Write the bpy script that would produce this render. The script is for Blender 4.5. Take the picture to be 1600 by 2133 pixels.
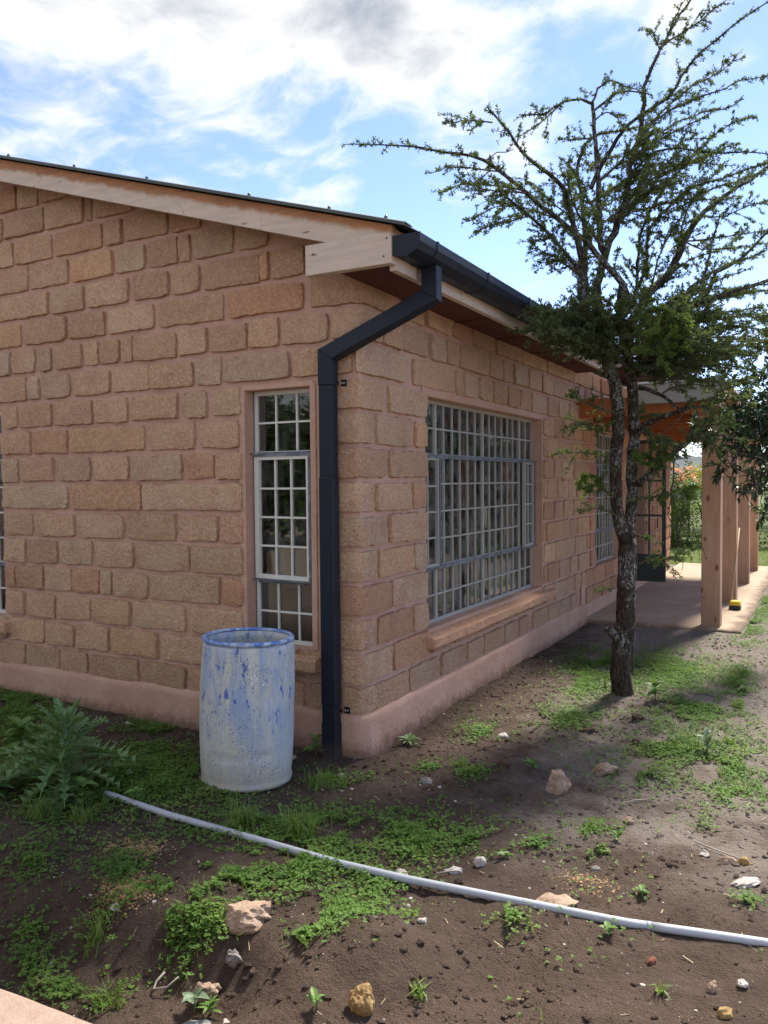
import bpy, bmesh, math, random
import numpy as np
from mathutils import Vector, Matrix
random.seed(7); RNG = np.random.default_rng(11)
for o in list(bpy.data.objects): bpy.data.objects.remove(o)
S = bpy.context.scene; COL = S.collection

# ------------------------------------------------------------------ camera
cam = bpy.data.cameras.new('camera'); co = bpy.data.objects.new('camera', cam); COL.objects.link(co)
cam.sensor_fit = 'HORIZONTAL'; cam.sensor_width = 36; cam.lens = 36*1684.15/1600
cam.clip_start = .05; cam.clip_end = 2000
yaw, pit, rol = math.radians(28.730), math.radians(-2.113), math.radians(-.4825)
F = Vector((-math.sin(yaw)*math.cos(pit), math.cos(yaw)*math.cos(pit), math.sin(pit)))
R0 = Vector((math.cos(yaw), math.sin(yaw), 0)); U0 = R0.cross(F)
Rr = R0*math.cos(rol)+U0*math.sin(rol); Uu = U0*math.cos(rol)-R0*math.sin(rol)
m3 = Matrix((Rr, Uu, -F)).transposed()
co.matrix_world = Matrix.Translation((2.593, -4.414, 1.5115)) @ m3.to_4x4()
S.camera = co

# ------------------------------------------------------------------ node helper
class G:
    def __init__(s, tree): s.t = tree; s.N = tree.nodes; s.L = tree.links
    def n(s, kind, props=None, **inp):
        nd = s.N.new(kind)
        for k, v in (props or {}).items(): setattr(nd, k, v)
        for k, v in inp.items(): s.set(nd, int(k[1:]) if k[0] == 'i' and k[1:].isdigit() else k.replace('_', ' '), v)
        return nd
    def set(s, nd, k, v):
        sock = nd.inputs[k]
        if isinstance(v, bpy.types.Node): v = v.outputs[0]
        if isinstance(v, bpy.types.NodeSocket): s.L.new(v, sock)
        else:
            if isinstance(v, (tuple, list)) and len(v) == 3 and sock.type == 'RGBA': v = (*v, 1)
            sock.default_value = v
    def noise(s, vec, scale, detail=4, rough=.55, dist=0): return s.n('ShaderNodeTexNoise', Vector=vec, Scale=scale, Detail=detail, Roughness=rough, Distortion=dist)
    def voro(s, vec, scale, feat='F1', **k): return s.n('ShaderNodeTexVoronoi', {'feature': feat}, Vector=vec, Scale=scale, **k)
    def math(s, op, a, b=0., c=None, clamp=False):
        nd = s.n('ShaderNodeMath', {'operation': op, 'use_clamp': clamp}, i0=a, i1=b)
        if c is not None: s.set(nd, 2, c)
        return nd
    def rng(s, v, a, b, c=0., d=1.): return s.n('ShaderNodeMapRange', {'interpolation_type': 'SMOOTHSTEP'}, Value=v, From_Min=a, From_Max=b, To_Min=c, To_Max=d)
    def mix(s, f, a, b, mode='MIX'):
        nd = s.n('ShaderNodeMix', {'data_type': 'RGBA', 'blend_type': mode}); s.set(nd, 0, f); s.set(nd, 6, a); s.set(nd, 7, b)
        return nd.outputs[2]
    def vmath(s, op, a, b): return s.n('ShaderNodeVectorMath', {'operation': op}, i0=a, i1=b)
    def bump(s, hgt, dist, strength=1., normal=None):
        nd = s.n('ShaderNodeBump', Height=hgt, Distance=dist, Strength=strength)
        if normal is not None: s.set(nd, 'Normal', normal)
        return nd

# ------------------------------------------------------------------ sky (Nishita with a broken cloud deck), sun, exposure
SUN_EL, SUN_H = math.radians(51), Vector((.16, .987, 0)).normalized()
sun_dir = Vector((SUN_H.x*math.cos(SUN_EL), SUN_H.y*math.cos(SUN_EL), math.sin(SUN_EL)))
w = bpy.data.worlds.new('World'); S.world = w; w.use_nodes = True
g = G(w.node_tree); g.N.clear()
out = g.n('ShaderNodeOutputWorld'); bg = g.n('ShaderNodeBackground', Strength=.05)
sky = g.n('ShaderNodeTexSky', {'sky_type': 'NISHITA', 'sun_disc': False, 'sun_elevation': SUN_EL, 'sun_rotation': math.atan2(SUN_H.x, SUN_H.y), 'altitude': 2400., 'air_density': 1.0, 'dust_density': .4, 'ozone_density': 1.2})
tc = g.n('ShaderNodeTexCoord').outputs['Generated']
sep = g.n('ShaderNodeSeparateXYZ', Vector=tc)
zc = g.math('ADD', g.math('MAXIMUM', sep.outputs[2], 0.), .16)
pl = g.n('ShaderNodeCombineXYZ', X=g.math('DIVIDE', sep.outputs[0], zc), Y=g.math('DIVIDE', sep.outputs[1], zc), Z=0.)
warp = g.vmath('ADD', pl, g.vmath('SCALE', g.noise(pl, 1.3, 3).outputs['Color'], (0, 0, 0)))
warp.inputs[1].links[0].from_node.inputs['Scale'].default_value = .55
big = g.noise(warp, .95, 7, .58); fine = g.noise(warp, 4.2, 6, .60)
# more cloud to the west (left of the frame), clearer to the east
cover = g.math('MULTIPLY', g.vmath('DOT_PRODUCT', tc, (-.80, -.30, .10)).outputs['Value'], .16)
dens = g.math('ADD', g.math('ADD', big.outputs[0], g.math('MULTIPLY', g.math('SUBTRACT', fine.outputs[0], .5), .34)), cover)
mask = g.rng(dens, .465, .60)
thick = g.rng(dens, .53, .74)
shade = g.rng(g.noise(warp, 1.9, 6, .60).outputs[0], .36, .58)
cl = g.mix(g.math('MULTIPLY', thick, g.math('ADD', g.math('MULTIPLY', shade, .80), .20)), (2.85, 2.82, 2.78), (1.08, 1.22, 1.45))
hz = g.rng(sep.outputs[2], .0, .30)
skyb = g.mix(1., sky.outputs[0], (.68, .64, .72), 'MULTIPLY')
skyc = g.mix(mask, skyb, cl)
g.set(bg, 'Color', skyc); g.L.new(bg.outputs[0], out.inputs[0])
sl = bpy.data.lights.new('sun', 'SUN'); sl.energy = 1.2; sl.angle = math.radians(10); sl.color = (1, .94, .84)
so = bpy.data.objects.new('sun', sl); COL.objects.link(so); so.rotation_euler = sun_dir.to_track_quat('Z', 'Y').to_euler(); so.location = (0, 8, 12)
S.view_settings.view_transform = 'Standard'; S.view_settings.look = 'None'; S.view_settings.gamma = 1; S.view_settings.use_curve_mapping = False
S.view_settings.exposure = 3.08
S.render.engine = 'CYCLES'; S.cycles.max_bounces = 5; S.cycles.diffuse_bounces = 3; S.cycles.glossy_bounces = 2; S.cycles.transmission_bounces = 2; S.cycles.transparent_max_bounces = 8
S.render.resolution_x = 768; S.render.resolution_y = 1024

# ------------------------------------------------------------------ materials
MAT = {}
def mat(name, fn, rough=.85, spec=.25):
    m = bpy.data.materials.new(name); m.use_nodes = True; gg = G(m.node_tree); gg.N.clear()
    o = gg.n('ShaderNodeOutputMaterial'); b = gg.n('ShaderNodeBsdfPrincipled', Roughness=rough); b.inputs['Specular IOR Level'].default_value = spec
    gg.pos = gg.n('ShaderNodeNewGeometry').outputs['Position']; gg.obj = gg.n('ShaderNodeTexCoord').outputs['Object']; gg.b = b; gg.o = o
    gg.info = gg.n('ShaderNodeObjectInfo')
    gg.L.new(b.outputs[0], o.inputs[0]); fn(gg, b); MAT[name] = m; return m

def f_block(g, b):
    r = g.info.outputs['Random']; p = g.vmath('ADD', g.pos, g.n('ShaderNodeCombineXYZ', X=g.math('MULTIPLY', r, 37.), Y=g.math('MULTIPLY', r, 11.), Z=g.math('MULTIPLY', r, 53.)))
    base = g.mix(g.rng(g.math('FRACT', g.math('MULTIPLY', r, 7.3)), 0., 1.), (.54, .325, .19), (.57, .385, .245))
    base = g.mix(g.rng(g.math('FRACT', g.math('MULTIPLY', r, 3.7)), .72, 1.), base, (.47, .235, .145))
    n6 = g.noise(p, 6, 4, .6); base = g.mix(g.rng(n6.outputs[0], .35, .7), base, (.50, .29, .18))
    n45 = g.noise(p, 42, 4, .65); base = g.mix(g.math('MULTIPLY', g.rng(n45.outputs[0], .40, .66), .6), base, (.68, .48, .33))
    grit = g.noise(p, 150, 2, .7)
    base = g.mix(g.math('MULTIPLY', g.rng(grit.outputs[0], .52, .36), .5), base, (.23, .135, .085))
    pits = g.voro(p, 55); pm = g.math('MULTIPLY', g.rng(pits.outputs['Distance'], .22, .07), g.rng(n6.outputs[0], .50, .60))
    base = g.mix(g.math('MULTIPLY', pm, .85), base, (.10, .06, .035))
    gm = g.rng(g.noise(g.vmath('ADD', p, (3.1, 5.2, 1.7)), 75, 1).outputs[0], .70, .76)
    base = g.mix(g.math('MULTIPLY', gm, .8), base, (.78, .66, .46))
    base = g.mix(g.math('MULTIPLY', g.rng(g.noise(p, 2.6, 4, .6).outputs[0], .58, .72), .6), base, (.45, .265, .19))
    base = g.mix(1., base, g.info.outputs['Color'], 'MULTIPLY')
    g.set(b, 'Base Color', base)
    h = g.math('ADD', n45.outputs[0], g.math('MULTIPLY', grit.outputs[0], .35))
    h = g.math('SUBTRACT', h, g.math('MULTIPLY', pm, .6))
    g.set(b, 'Normal', g.bump(h, .020, 1.))
mat('stone_block', f_block, .93, .15)

def f_mortar(g, b):
    p = g.pos
    base = g.mix(g.rng(g.noise(p, 2.2, 5, .6).outputs[0], .3, .7), (.46, .275, .20), (.52, .33, .25))
    base = g.mix(g.math('MULTIPLY', g.rng(g.noise(p, 26, 4, .65).outputs[0], .45, .75), .45), base, (.60, .41, .33))
    base = g.mix(g.math('MULTIPLY', g.rng(g.noise(p, 120, 2).outputs[0], .62, .72), .35), base, (.43, .32, .25))
    g.set(b, 'Base Color', base)
    g.set(b, 'Normal', g.bump(g.math('ADD', g.noise(p, 14, 4, .6).outputs[0], g.math('MULTIPLY', g.noise(p, 110, 3).outputs[0], .25)), .008, .7))
mat('mortar', f_mortar, .95, .12)

def f_plinth(g, b):
    p = g.pos
    base = g.mix(g.rng(g.noise(p, 1.6, 5, .6).outputs[0], .3, .7), (.43, .25, .175), (.51, .325, .24))
    base = g.mix(g.math('MULTIPLY', g.rng(g.noise(p, 60, 3, .7).outputs[0], .5, .75), .4), base, (.60, .42, .315))
    sz = g.n('ShaderNodeSeparateXYZ', Vector=p).outputs[2]
    mud = g.rng(g.math('ADD', sz, g.math('MULTIPLY', g.noise(p, 9, 6, .75).outputs[0], .24)), .0, -.13)
    base = g.mix(g.math('MULTIPLY', mud, .75), base, (.13, .072, .046))
    g.set(b, 'Base Color', base)
    g.set(b, 'Normal', g.bump(g.math('ADD', g.noise(p, 11, 5, .65).outputs[0], g.math('MULTIPLY', g.noise(p, 130, 3).outputs[0], .2)), .018, .8))
mat('render_plinth', f_plinth, .93, .15)

def f_timber(g, b, lo=(.60, .50, .41), hi=(.42, .20, .095), axis='x'):
    p = g.pos; s = g.vmath('MULTIPLY', g.obj, (.6, 2.5, 5))
    gr = g.noise(s, 5, 6, .6, .8); ri = g.n('ShaderNodeTexWave', {'wave_type': 'BANDS', 'bands_direction': 'Z'}, Vector=s, Scale=3.2, Distortion=5., Detail=3., Detail_Scale=1.2)
    base = g.mix(g.rng(gr.outputs[0], .3, .7), hi, tuple(v*.72 for v in hi))
    base = g.mix(g.math('MULTIPLY', ri.outputs[0], .12), base, tuple(min(1, v*1.7) for v in hi))
    u = g.n('ShaderNodeSeparateXYZ', Vector=p); line = g.math('ADD', u.outputs[2], g.math('MULTIPLY', u.outputs[0], .3))
    line = g.math('ADD', line, g.math('MULTIPLY', g.noise(g.vmath('MULTIPLY', p, (7, 3, 2.5)), 1, 5, .6).outputs[0], .085))
    bl = g.rng(line, 3.105, 3.065)
    base = g.mix(g.math('MULTIPLY', bl, .93), base, g.mix(g.rng(gr.outputs[0], .3, .75), lo, tuple(v*.80 for v in lo)))
    kn = g.voro(g.vmath('MULTIPLY', p, (2.1, 5, 9)), 1.2); base = g.mix(g.math('MULTIPLY', g.rng(kn.outputs['Distance'], .10, .04), .75), base, (.13, .065, .03))
    dk = g.rng(g.noise(g.vmath('MULTIPLY', g.vmath('ADD', p, g.n('ShaderNodeCombineXYZ', X=g.math('MULTIPLY', u.outputs[2], .45))), (26, 26, 4)), 1, 4, .65).outputs[0], .62, .70)
    dk = g.math('MULTIPLY', dk, g.rng(g.noise(p, 3.3, 2).outputs[0], .44, .60))
    base = g.mix(g.math('MULTIPLY', dk, .75), base, (.16, .085, .05))
    g.set(b, 'Base Color', base); g.set(b, 'Normal', g.bump(gr.outputs[0], .004, .5))
mat('bleached_timber', f_timber, .75, .25)

def f_post(g, b, c0=(.54, .345, .23), c1=(.45, .255, .16)):
    r = g.info.outputs['Random']; s = g.vmath('ADD', g.vmath('MULTIPLY', g.pos, (7, 7, .55)), g.n('ShaderNodeCombineXYZ', X=g.math('MULTIPLY', r, 9.), Y=r, Z=g.math('MULTIPLY', r, 5.)))
    gr = g.noise(s, 2.3, 7, .6, 1.2); base = g.mix(g.rng(gr.outputs[0], .3, .72), c0, c1)
    kv = g.voro(g.vmath('MULTIPLY', g.vmath('ADD', g.pos, g.n('ShaderNodeCombineXYZ', Z=g.math('MULTIPLY', r, 3.))), (6.5, 3, 3.2)), 1.)
    base = g.mix(g.math('MULTIPLY', g.rng(kv.outputs['Distance'], .17, .09), .85), base, (.16, .06, .03))
    z = g.n('ShaderNodeSeparateXYZ', Vector=g.pos).outputs[2]
    wet = g.rng(g.math('ADD', z, g.math('MULTIPLY', g.noise(g.pos, 4, 4).outputs[0], .4)), .75, .0)
    base = g.mix(g.math('MULTIPLY', wet, .55), base, (.15, .105, .08))
    g.set(b, 'Base Color', base); g.set(b, 'Normal', g.bump(gr.outputs[0], .003, .4))
mat('post_timber', f_post, .7, .3)
mat('beam_timber', lambda g, b: f_post(g, b, (.42, .135, .042), (.31, .09, .028)), .55, .35)
def f_grey(g, b):
    n = g.noise(g.vmath('MULTIPLY', g.pos, (1.2, 5, 14)), 2, 5, .6); g.set(b, 'Base Color', g.mix(n.outputs[0], (.30, .275, .26), (.40, .375, .36))); g.set(b, 'Normal', g.bump(n.outputs[0], .003, .4))
mat('grey_board', f_grey, .8, .25)
def f_soffit(g, b):
    n = g.noise(g.vmath('MULTIPLY', g.pos, (8, 1, 4)), 2, 5, .6); g.set(b, 'Base Color', g.mix(n.outputs[0], (.075, .026, .020), (.12, .045, .033)))
mat('soffit', f_soffit, .8, .2)

def f_gutter(g, b):
    n = g.noise(g.pos, 6, 4, .6); d = g.rng(g.noise(g.pos, 40, 3, .7).outputs[0], .62, .8)
    base = g.mix(g.math('MULTIPLY', d, .35), g.mix(n.outputs[0], (.006, .008, .016), (.011, .015, .027)), (.10, .10, .105))
    sz = g.n('ShaderNodeSeparateXYZ', Vector=g.pos).outputs[2]; mud = g.rng(g.math('ADD', sz, g.math('MULTIPLY', g.noise(g.pos, 18, 4).outputs[0], .2)), .02, -.16)
    base = g.mix(g.math('MULTIPLY', mud, .45), base, (.12, .085, .065))
    g.set(b, 'Base Color', base); g.set(b, 'Roughness', g.rng(n.outputs[0], .2, .8, .42, .6)); g.set(b, 'Normal', g.bump(g.noise(g.pos, 5, 2).outputs[0], .006, .25))
mat('dark_gutter', f_gutter, .48, .3)
def f_roof(g, b):
    g.set(b, 'Base Color', g.mix(g.noise(g.pos, 3, 4).outputs[0], (.045, .055, .05), (.075, .085, .075)))
mat('roof_sheet', f_roof, .5, .4)
def f_frame(g, b):
    n = g.noise(g.pos, 9, 5, .7); d = g.rng(g.noise(g.pos, 55, 4, .7).outputs[0], .60, .74)
    base = g.mix(n.outputs[0], (.56, .54, .48), (.70, .69, .65)); g.set(b, 'Base Color', g.mix(g.math('MULTIPLY', d, .6), base, (.30, .26, .21)))
    g.set(b, 'Normal', g.bump(n.outputs[0], .004, .3))
mat('frame_paint', f_frame, .55, .35)
def f_frame2(g, b):
    n = g.noise(g.pos, 9, 5, .7); g.set(b, 'Base Color', g.mix(n.outputs[0], (.31, .295, .255), (.43, .415, .37)))
mat('shaded_frame_paint', f_frame2, .6, .3)  # same white paint, darkened to paint in the dimmer light on the side wall
def f_steel(g, b):
    n = g.noise(g.pos, 14, 5, .7); g.set(b, 'Base Color', g.mix(g.rng(n.outputs[0], .35, .7), (.075, .085, .105), (.21, .225, .25)))
mat('bare_steel', f_steel, .5, .4)
def f_black(g, b): g.set(b, 'Base Color', (.012, .013, .016))
mat('black_metal', f_black, .45, .4)
def f_green(g, b): g.set(b, 'Base Color', g.mix(g.noise(g.pos, 8, 4).outputs[0], (.018, .032, .032), (.03, .05, .05)))
mat('door_paint', f_green, .4, .45)
def f_glass(g, b, dirt_amt=.10):
    g.N.remove(b)
    tr = g.n('ShaderNodeBsdfTransparent', Color=(.80, .84, .83)); gl = g.n('ShaderNodeBsdfGlossy', Roughness=.02)
    gl.inputs[0].default_value = (1, 1, 1, 1)
    fr = g.n('ShaderNodeFresnel', IOR=1.5); f2 = g.math('ADD', g.math('MULTIPLY', fr, 1.0, clamp=True), .0)
    dirt = g.n('ShaderNodeBsdfDiffuse', Color=(.33, .31, .28)); dm = g.math('MULTIPLY', g.rng(g.noise(g.pos, 7, 5, .7).outputs[0], .35, .75), dirt_amt)
    m1 = g.n('ShaderNodeMixShader', i0=f2, i1=tr, i2=gl); m2 = g.n('ShaderNodeMixShader', i0=dm, i1=m1, i2=dirt); g.L.new(m2.outputs[0], g.o.inputs[0])
mat('glass', f_glass)
mat('dusty_glass', lambda g, b: f_glass(g, b, .34))
def f_inner(g, b): g.set(b, 'Base Color', g.mix(g.noise(g.pos, 3, 4).outputs[0], (.55, .57, .58), (.64, .66, .67)))
mat('reveal_paint', f_inner, .9, .2)
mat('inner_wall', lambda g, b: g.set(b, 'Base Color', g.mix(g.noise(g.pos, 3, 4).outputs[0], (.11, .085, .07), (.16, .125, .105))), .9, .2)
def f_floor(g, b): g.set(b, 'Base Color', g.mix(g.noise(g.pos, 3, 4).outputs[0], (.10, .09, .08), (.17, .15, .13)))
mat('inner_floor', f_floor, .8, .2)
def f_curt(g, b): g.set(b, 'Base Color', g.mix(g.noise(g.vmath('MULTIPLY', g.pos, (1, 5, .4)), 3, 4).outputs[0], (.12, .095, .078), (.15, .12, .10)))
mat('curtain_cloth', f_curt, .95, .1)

def f_barrel(g, b):
    o = g.obj; sp = g.n('ShaderNodeSeparateXYZ', Vector=o)
    st = g.vmath('MULTIPLY', o, (13, 13, 1.1)); hi = g.rng(sp.outputs[2], .12, .55)
    base = g.mix(g.rng(g.noise(st, 1.2, 6, .65).outputs[0], .3, .7), (.42, .45, .46), (.54, .54, .48))
    base = g.mix(g.rng(g.noise(o, 6, 4, .6).outputs[0], .45, .7), base, (.52, .52, .40))
    sm = g.math('MULTIPLY', g.rng(g.noise(g.vmath('MULTIPLY', o, (9, 9, 1.6)), 1.1, 6, .7, .4).outputs[0], .44, .62), .62)
    base = g.mix(g.math('MULTIPLY', sm, g.math('ADD', g.math('MULTIPLY', hi, .75), .2)), base, (.16, .27, .53))
    blue = g.math('MULTIPLY', g.rng(g.noise(g.vmath('MULTIPLY', o, (11, 11, 5)), 1.3, 7, .78).outputs[0], .57, .62), hi)
    base = g.mix(g.math('MULTIPLY', blue, .95), base, (.025, .075, .42))
    spk = g.math('MULTIPLY', g.rng(g.noise(o, 95, 3, .65).outputs[0], .57, .61), g.rng(g.noise(o, 5, 4, .6).outputs[0], .44, .60))
    base = g.mix(g.math('MULTIPLY', spk, .8), base, (.09, .10, .20))
    wh = g.math('MULTIPLY', g.rng(g.noise(g.vmath('MULTIPLY', o, (70, 70, 22)), 1, 3, .6).outputs[0], .66, .72), g.rng(g.noise(o, 5, 2).outputs[0], .48, .6))
    base = g.mix(wh, base, (.82, .82, .80))
    for k, sc in enumerate(((30, 30, 5), (14, 14, 9), (45, 45, 3))):
        s_ = g.noise(g.vmath('ADD', g.vmath('MULTIPLY', o, sc), (k*7., 3., k*2.)), 1, 2, .5, 1.5); ln = g.rng(g.math('ABSOLUTE', g.math('SUBTRACT', s_.outputs[0], .5)), .006, .001)
        base = g.mix(g.math('MULTIPLY', ln, .6), base, (.13, .14, .16))
    low = g.rng(g.math('ADD', sp.outputs[2], g.math('MULTIPLY', g.noise(o, 9, 5, .7).outputs[0], .30)), .36, .10)
    base = g.mix(g.math('MULTIPLY', low, .6), base, (.42, .35, .26))
    g.set(b, 'Base Color', base); g.set(b, 'Normal', g.bump(g.math('ADD', g.noise(o, 30, 4, .7).outputs[0], g.math('MULTIPLY', blue, .4)), .004, .6))
mat('paint_smeared_plastic', f_barrel, .55, .3)
def f_rim(g, b):
    n = g.noise(g.obj, 16, 5, .7); base = g.mix(g.rng(n.outputs[0], .42, .60), (.10, .19, .46), (.45, .50, .55)); g.set(b, 'Base Color', base)
mat('blue_rim', f_rim, .5, .35)
def f_pvc(g, b):
    n = g.noise(g.pos, 9, 5, .7); base = g.mix(n.outputs[0], (.36, .38, .41), (.45, .47, .50))
    sp = g.rng(g.noise(g.pos, 65, 3, .7).outputs[0], .66, .76); base = g.mix(g.math('MULTIPLY', sp, .6), base, (.17, .12, .09))
    base = g.mix(g.math('MULTIPLY', g.rng(g.noise(g.pos, 5, 4, .7).outputs[0], .55, .75), .35), base, (.33, .29, .26)); g.set(b, 'Base Color', base)
mat('pvc', f_pvc, .4, .4)

def f_soil(g, b):
    p = g.pos; n1 = g.noise(p, .9, 6, .6); n2 = g.noise(p, 5.5, 6, .65); n3 = g.noise(p, 38, 5, .7)
    base = g.mix(g.rng(n2.outputs[0], .3, .7), (.074, .049, .036), (.115, .079, .059))
    base = g.mix(g.math('MULTIPLY', g.rng(n1.outputs[0], .48, .68), .6), base, (.125, .088, .065))
    sp = g.n('ShaderNodeSeparateXYZ', Vector=p)
    # the right-hand path is dusty; extra paleness paints in its sunlit sheen
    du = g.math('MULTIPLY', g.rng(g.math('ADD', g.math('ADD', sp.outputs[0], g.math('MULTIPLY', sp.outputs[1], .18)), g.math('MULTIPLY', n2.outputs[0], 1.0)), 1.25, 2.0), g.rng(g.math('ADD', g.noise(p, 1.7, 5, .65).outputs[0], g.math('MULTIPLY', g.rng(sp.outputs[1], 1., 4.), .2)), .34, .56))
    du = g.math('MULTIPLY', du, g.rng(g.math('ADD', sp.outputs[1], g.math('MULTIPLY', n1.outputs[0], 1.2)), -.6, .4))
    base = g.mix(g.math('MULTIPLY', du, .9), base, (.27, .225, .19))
    base = g.mix(g.math('MULTIPLY', g.rng(n3.outputs[0], .45, .75), .45), base, (.125, .088, .066))
    cr = g.voro(p, 55); base = g.mix(g.math('MULTIPLY', g.rng(cr.outputs['Distance'], .20, .10), g.math('MULTIPLY', g.rng(n2.outputs[0], .45, .62), .6)), base, (.30, .25, .20))
    gm = g.math('MULTIPLY', g.rng(g.noise(p, 2.4, 4, .6).outputs[0], .62, .74), g.rng(sp.outputs[0], 1.6, .6)); base = g.mix(g.math('MULTIPLY', gm, .5), base, (.045, .055, .020))
    yard = g.math('MAXIMUM', g.rng(sp.outputs[1], -3.6, -5.5), g.rng(sp.outputs[0], 3.0, 4.6)); base = g.mix(g.math('MULTIPLY', yard, .85), base, (.27, .205, .16))  # unseen ground behind and beside the camera, paled to bounce sun onto the gable
    far = g.rng(sp.outputs[1], 12.2, 13.5); lawn = g.mix(g.noise(p, 2, 5, .6).outputs[0], (.06, .10, .020), (.13, .16, .04))
    base = g.mix(g.math('MULTIPLY', far, .85), base, lawn)
    g.set(b, 'Base Color', base)
    h = g.math('ADD', g.math('ADD', n3.outputs[0], g.math('MULTIPLY', g.noise(p, 130, 3, .75).outputs[0], .55)), g.math('MULTIPLY', n2.outputs[0], .5))
    g.set(b, 'Normal', g.bump(h, .030, 1.))
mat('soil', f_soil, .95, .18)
def f_slab(g, b):
    p = g.pos; n = g.noise(p, 1.4, 6, .65); base = g.mix(g.rng(n.outputs[0], .3, .7), (.34, .25, .175), (.43, .33, .24))
    base = g.mix(g.math('MULTIPLY', g.rng(g.noise(g.vmath('MULTIPLY', p, (1.5, 7, 1)), 2, 5, .7).outputs[0], .52, .72), .5), base, (.17, .115, .082))
    base = g.mix(g.math('MULTIPLY', g.rng(g.noise(p, 70, 3, .7).outputs[0], .55, .75), .4), base, (.47, .37, .29))
    sx = g.n('ShaderNodeSeparateXYZ', Vector=p); nr = g.rng(g.math('ADD', sx.outputs[2], g.math('MULTIPLY', n.outputs[0], .06)), -.17, -.22)
    base = g.mix(g.math('MULTIPLY', nr, .8), base, (.08, .053, .037))
    ed = g.math('MAXIMUM', g.rng(g.math('ADD', sx.outputs[1], g.math('MULTIPLY', g.noise(p, 4, 5, .7).outputs[0], .5)), 5.75, 5.58), g.rng(g.math('SUBTRACT', sx.outputs[0], g.math('MULTIPLY', g.noise(p, 3, 5, .7).outputs[0], .5)), 1.36, 1.52))
    base = g.mix(g.math('MULTIPLY', ed, .75), base, (.10, .068, .05)); g.set(b, 'Base Color', base)
    g.set(b, 'Normal', g.bump(g.math('ADD', n.outputs[0], g.math('MULTIPLY', g.noise(p, 60, 4, .7).outputs[0], .2)), .012, .6))
mat('screed', f_slab, .9, .2)
def f_ledge(g, b):
    p = g.pos; base = g.mix(g.rng(g.noise(p, 9, 5, .7).outputs[0], .3, .7), (.27, .185, .14), (.33, .24, .19)); base = g.mix(g.math('MULTIPLY', g.rng(g.noise(p, 160, 2, .7).outputs[0], .5, .7), .4), base, (.40, .31, .25))
    g.set(b, 'Base Color', base); g.set(b, 'Normal', g.bump(g.noise(p, 75, 4, .7).outputs[0], .005, .8))
mat('ledge_render', f_ledge, .95, .12)

def stone_mat(name, c0, c1, c2, sc=22):
    def f(g, b):
        o = g.obj; n = g.noise(o, sc, 5, .7); base = g.mix(g.rng(n.outputs[0], .3, .7), c0, c1)
        base = g.mix(g.math('MULTIPLY', g.rng(g.noise(o, sc*5, 3, .7).outputs[0], .52, .70), .7), base, c2)
        g.set(b, 'Base Color', base); g.set(b, 'Normal', g.bump(g.math('ADD', n.outputs[0], g.math('MULTIPLY', g.noise(o, sc*4, 4, .7).outputs[0], .4)), .008, .9))
    mat(name, f, .95, .15)
stone_mat('tuff_stone', (.27, .18, .125), (.40, .29, .21), (.50, .40, .31))
stone_mat('pale_stone', (.38, .34, .30), (.55, .50, .45), (.68, .64, .58), 30)
stone_mat('ochre_stone', (.26, .155, .06), (.40, .27, .12), (.52, .38, .20), 40)
stone_mat('grey_stone', (.16, .14, .125), (.26, .24, .22), (.36, .34, .31), 25)
stone_mat('slate_stone', (.19, .20, .19), (.27, .28, .265), (.34, .35, .33), 14)
stone_mat('dark_clod', (.06, .037, .026), (.105, .068, .048), (.15, .10, .07), 30)
stone_mat('red_stone', (.17, .06, .038), (.26, .10, .065), (.32, .17, .12), 26)
stone_mat('pink_shard', (.50, .33, .28), (.58, .42, .36), (.64, .5, .45), 20)
stone_mat('chip_gravel', (.42, .25, .11), (.56, .37, .19), (.68, .52, .32), 60)

def f_bark(g, b):
    p = g.pos; s = g.vmath('MULTIPLY', p, (22, 22, 6)); n = g.noise(s, 1.4, 6, .7, .8); v = g.voro(g.vmath('MULTIPLY', p, (34, 34, 11)), 1., 'DISTANCE_TO_EDGE')
    base = g.mix(g.rng(n.outputs[0], .3, .7), (.032, .024, .019), (.085, .065, .052))
    z = g.n('ShaderNodeSeparateXYZ', Vector=p).outputs[2]
    li = g.math('MULTIPLY', g.rng(g.noise(g.vmath('MULTIPLY', p, (1, 1, .7)), 48, 5, .75).outputs[0], .49, .56), g.rng(g.noise(p, 7, 3).outputs[0], .40, .56))
    li = g.math('MULTIPLY', li, g.rng(z, .05, .22))
    base = g.mix(g.math('MULTIPLY', li, .62), base, (.40, .41, .38))
    g.set(b, 'Base Color', base); g.set(b, 'Normal', g.bump(g.math('ADD', n.outputs[0], g.rng(v.outputs['Distance'], 0., .25)), .016, 1.))
mat('bark', f_bark, .95, .12)
def f_twig(g, b): g.set(b, 'Base Color', g.mix(g.noise(g.pos, 20, 4).outputs[0], (.055, .040, .030), (.13, .098, .075)))
mat('twig_bark', f_twig, .9, .15)

def leafm(name, c0, c1, trans=.35, sc=9., rough=.5, spec=.3, c2=None):
    def f(g, b):
        n = g.noise(g.pos, sc, 3, .6); base = g.mix(g.rng(n.outputs[0], .3, .7), c0, c1)
        if c2: base = g.mix(g.rng(g.noise(g.pos, sc*.28, 2).outputs[0], .58, .70), base, c2)
        g.set(b, 'Base Color', base); t = g.n('ShaderNodeBsdfTranslucent'); g.set(t, 'Color', g.mix(1., base, (1.5, 1.6, .8), 'MULTIPLY'))
        mx = g.n('ShaderNodeMixShader', i0=trans, i1=b, i2=t); g.L.new(mx.outputs[0], g.o.inputs[0])
    mat(name, f, rough, spec)
leafm('acacia_leaf', (.060, .085, .036), (.12, .150, .068), .38, 7, .65, .12)
leafm('bright_leaf', (.075, .12, .026), (.13, .19, .045), .45, 9)
leafm('clover_leaf', (.080, .155, .028), (.145, .25, .05), .34, 8, .6, .2, (.19, .26, .07))
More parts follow.
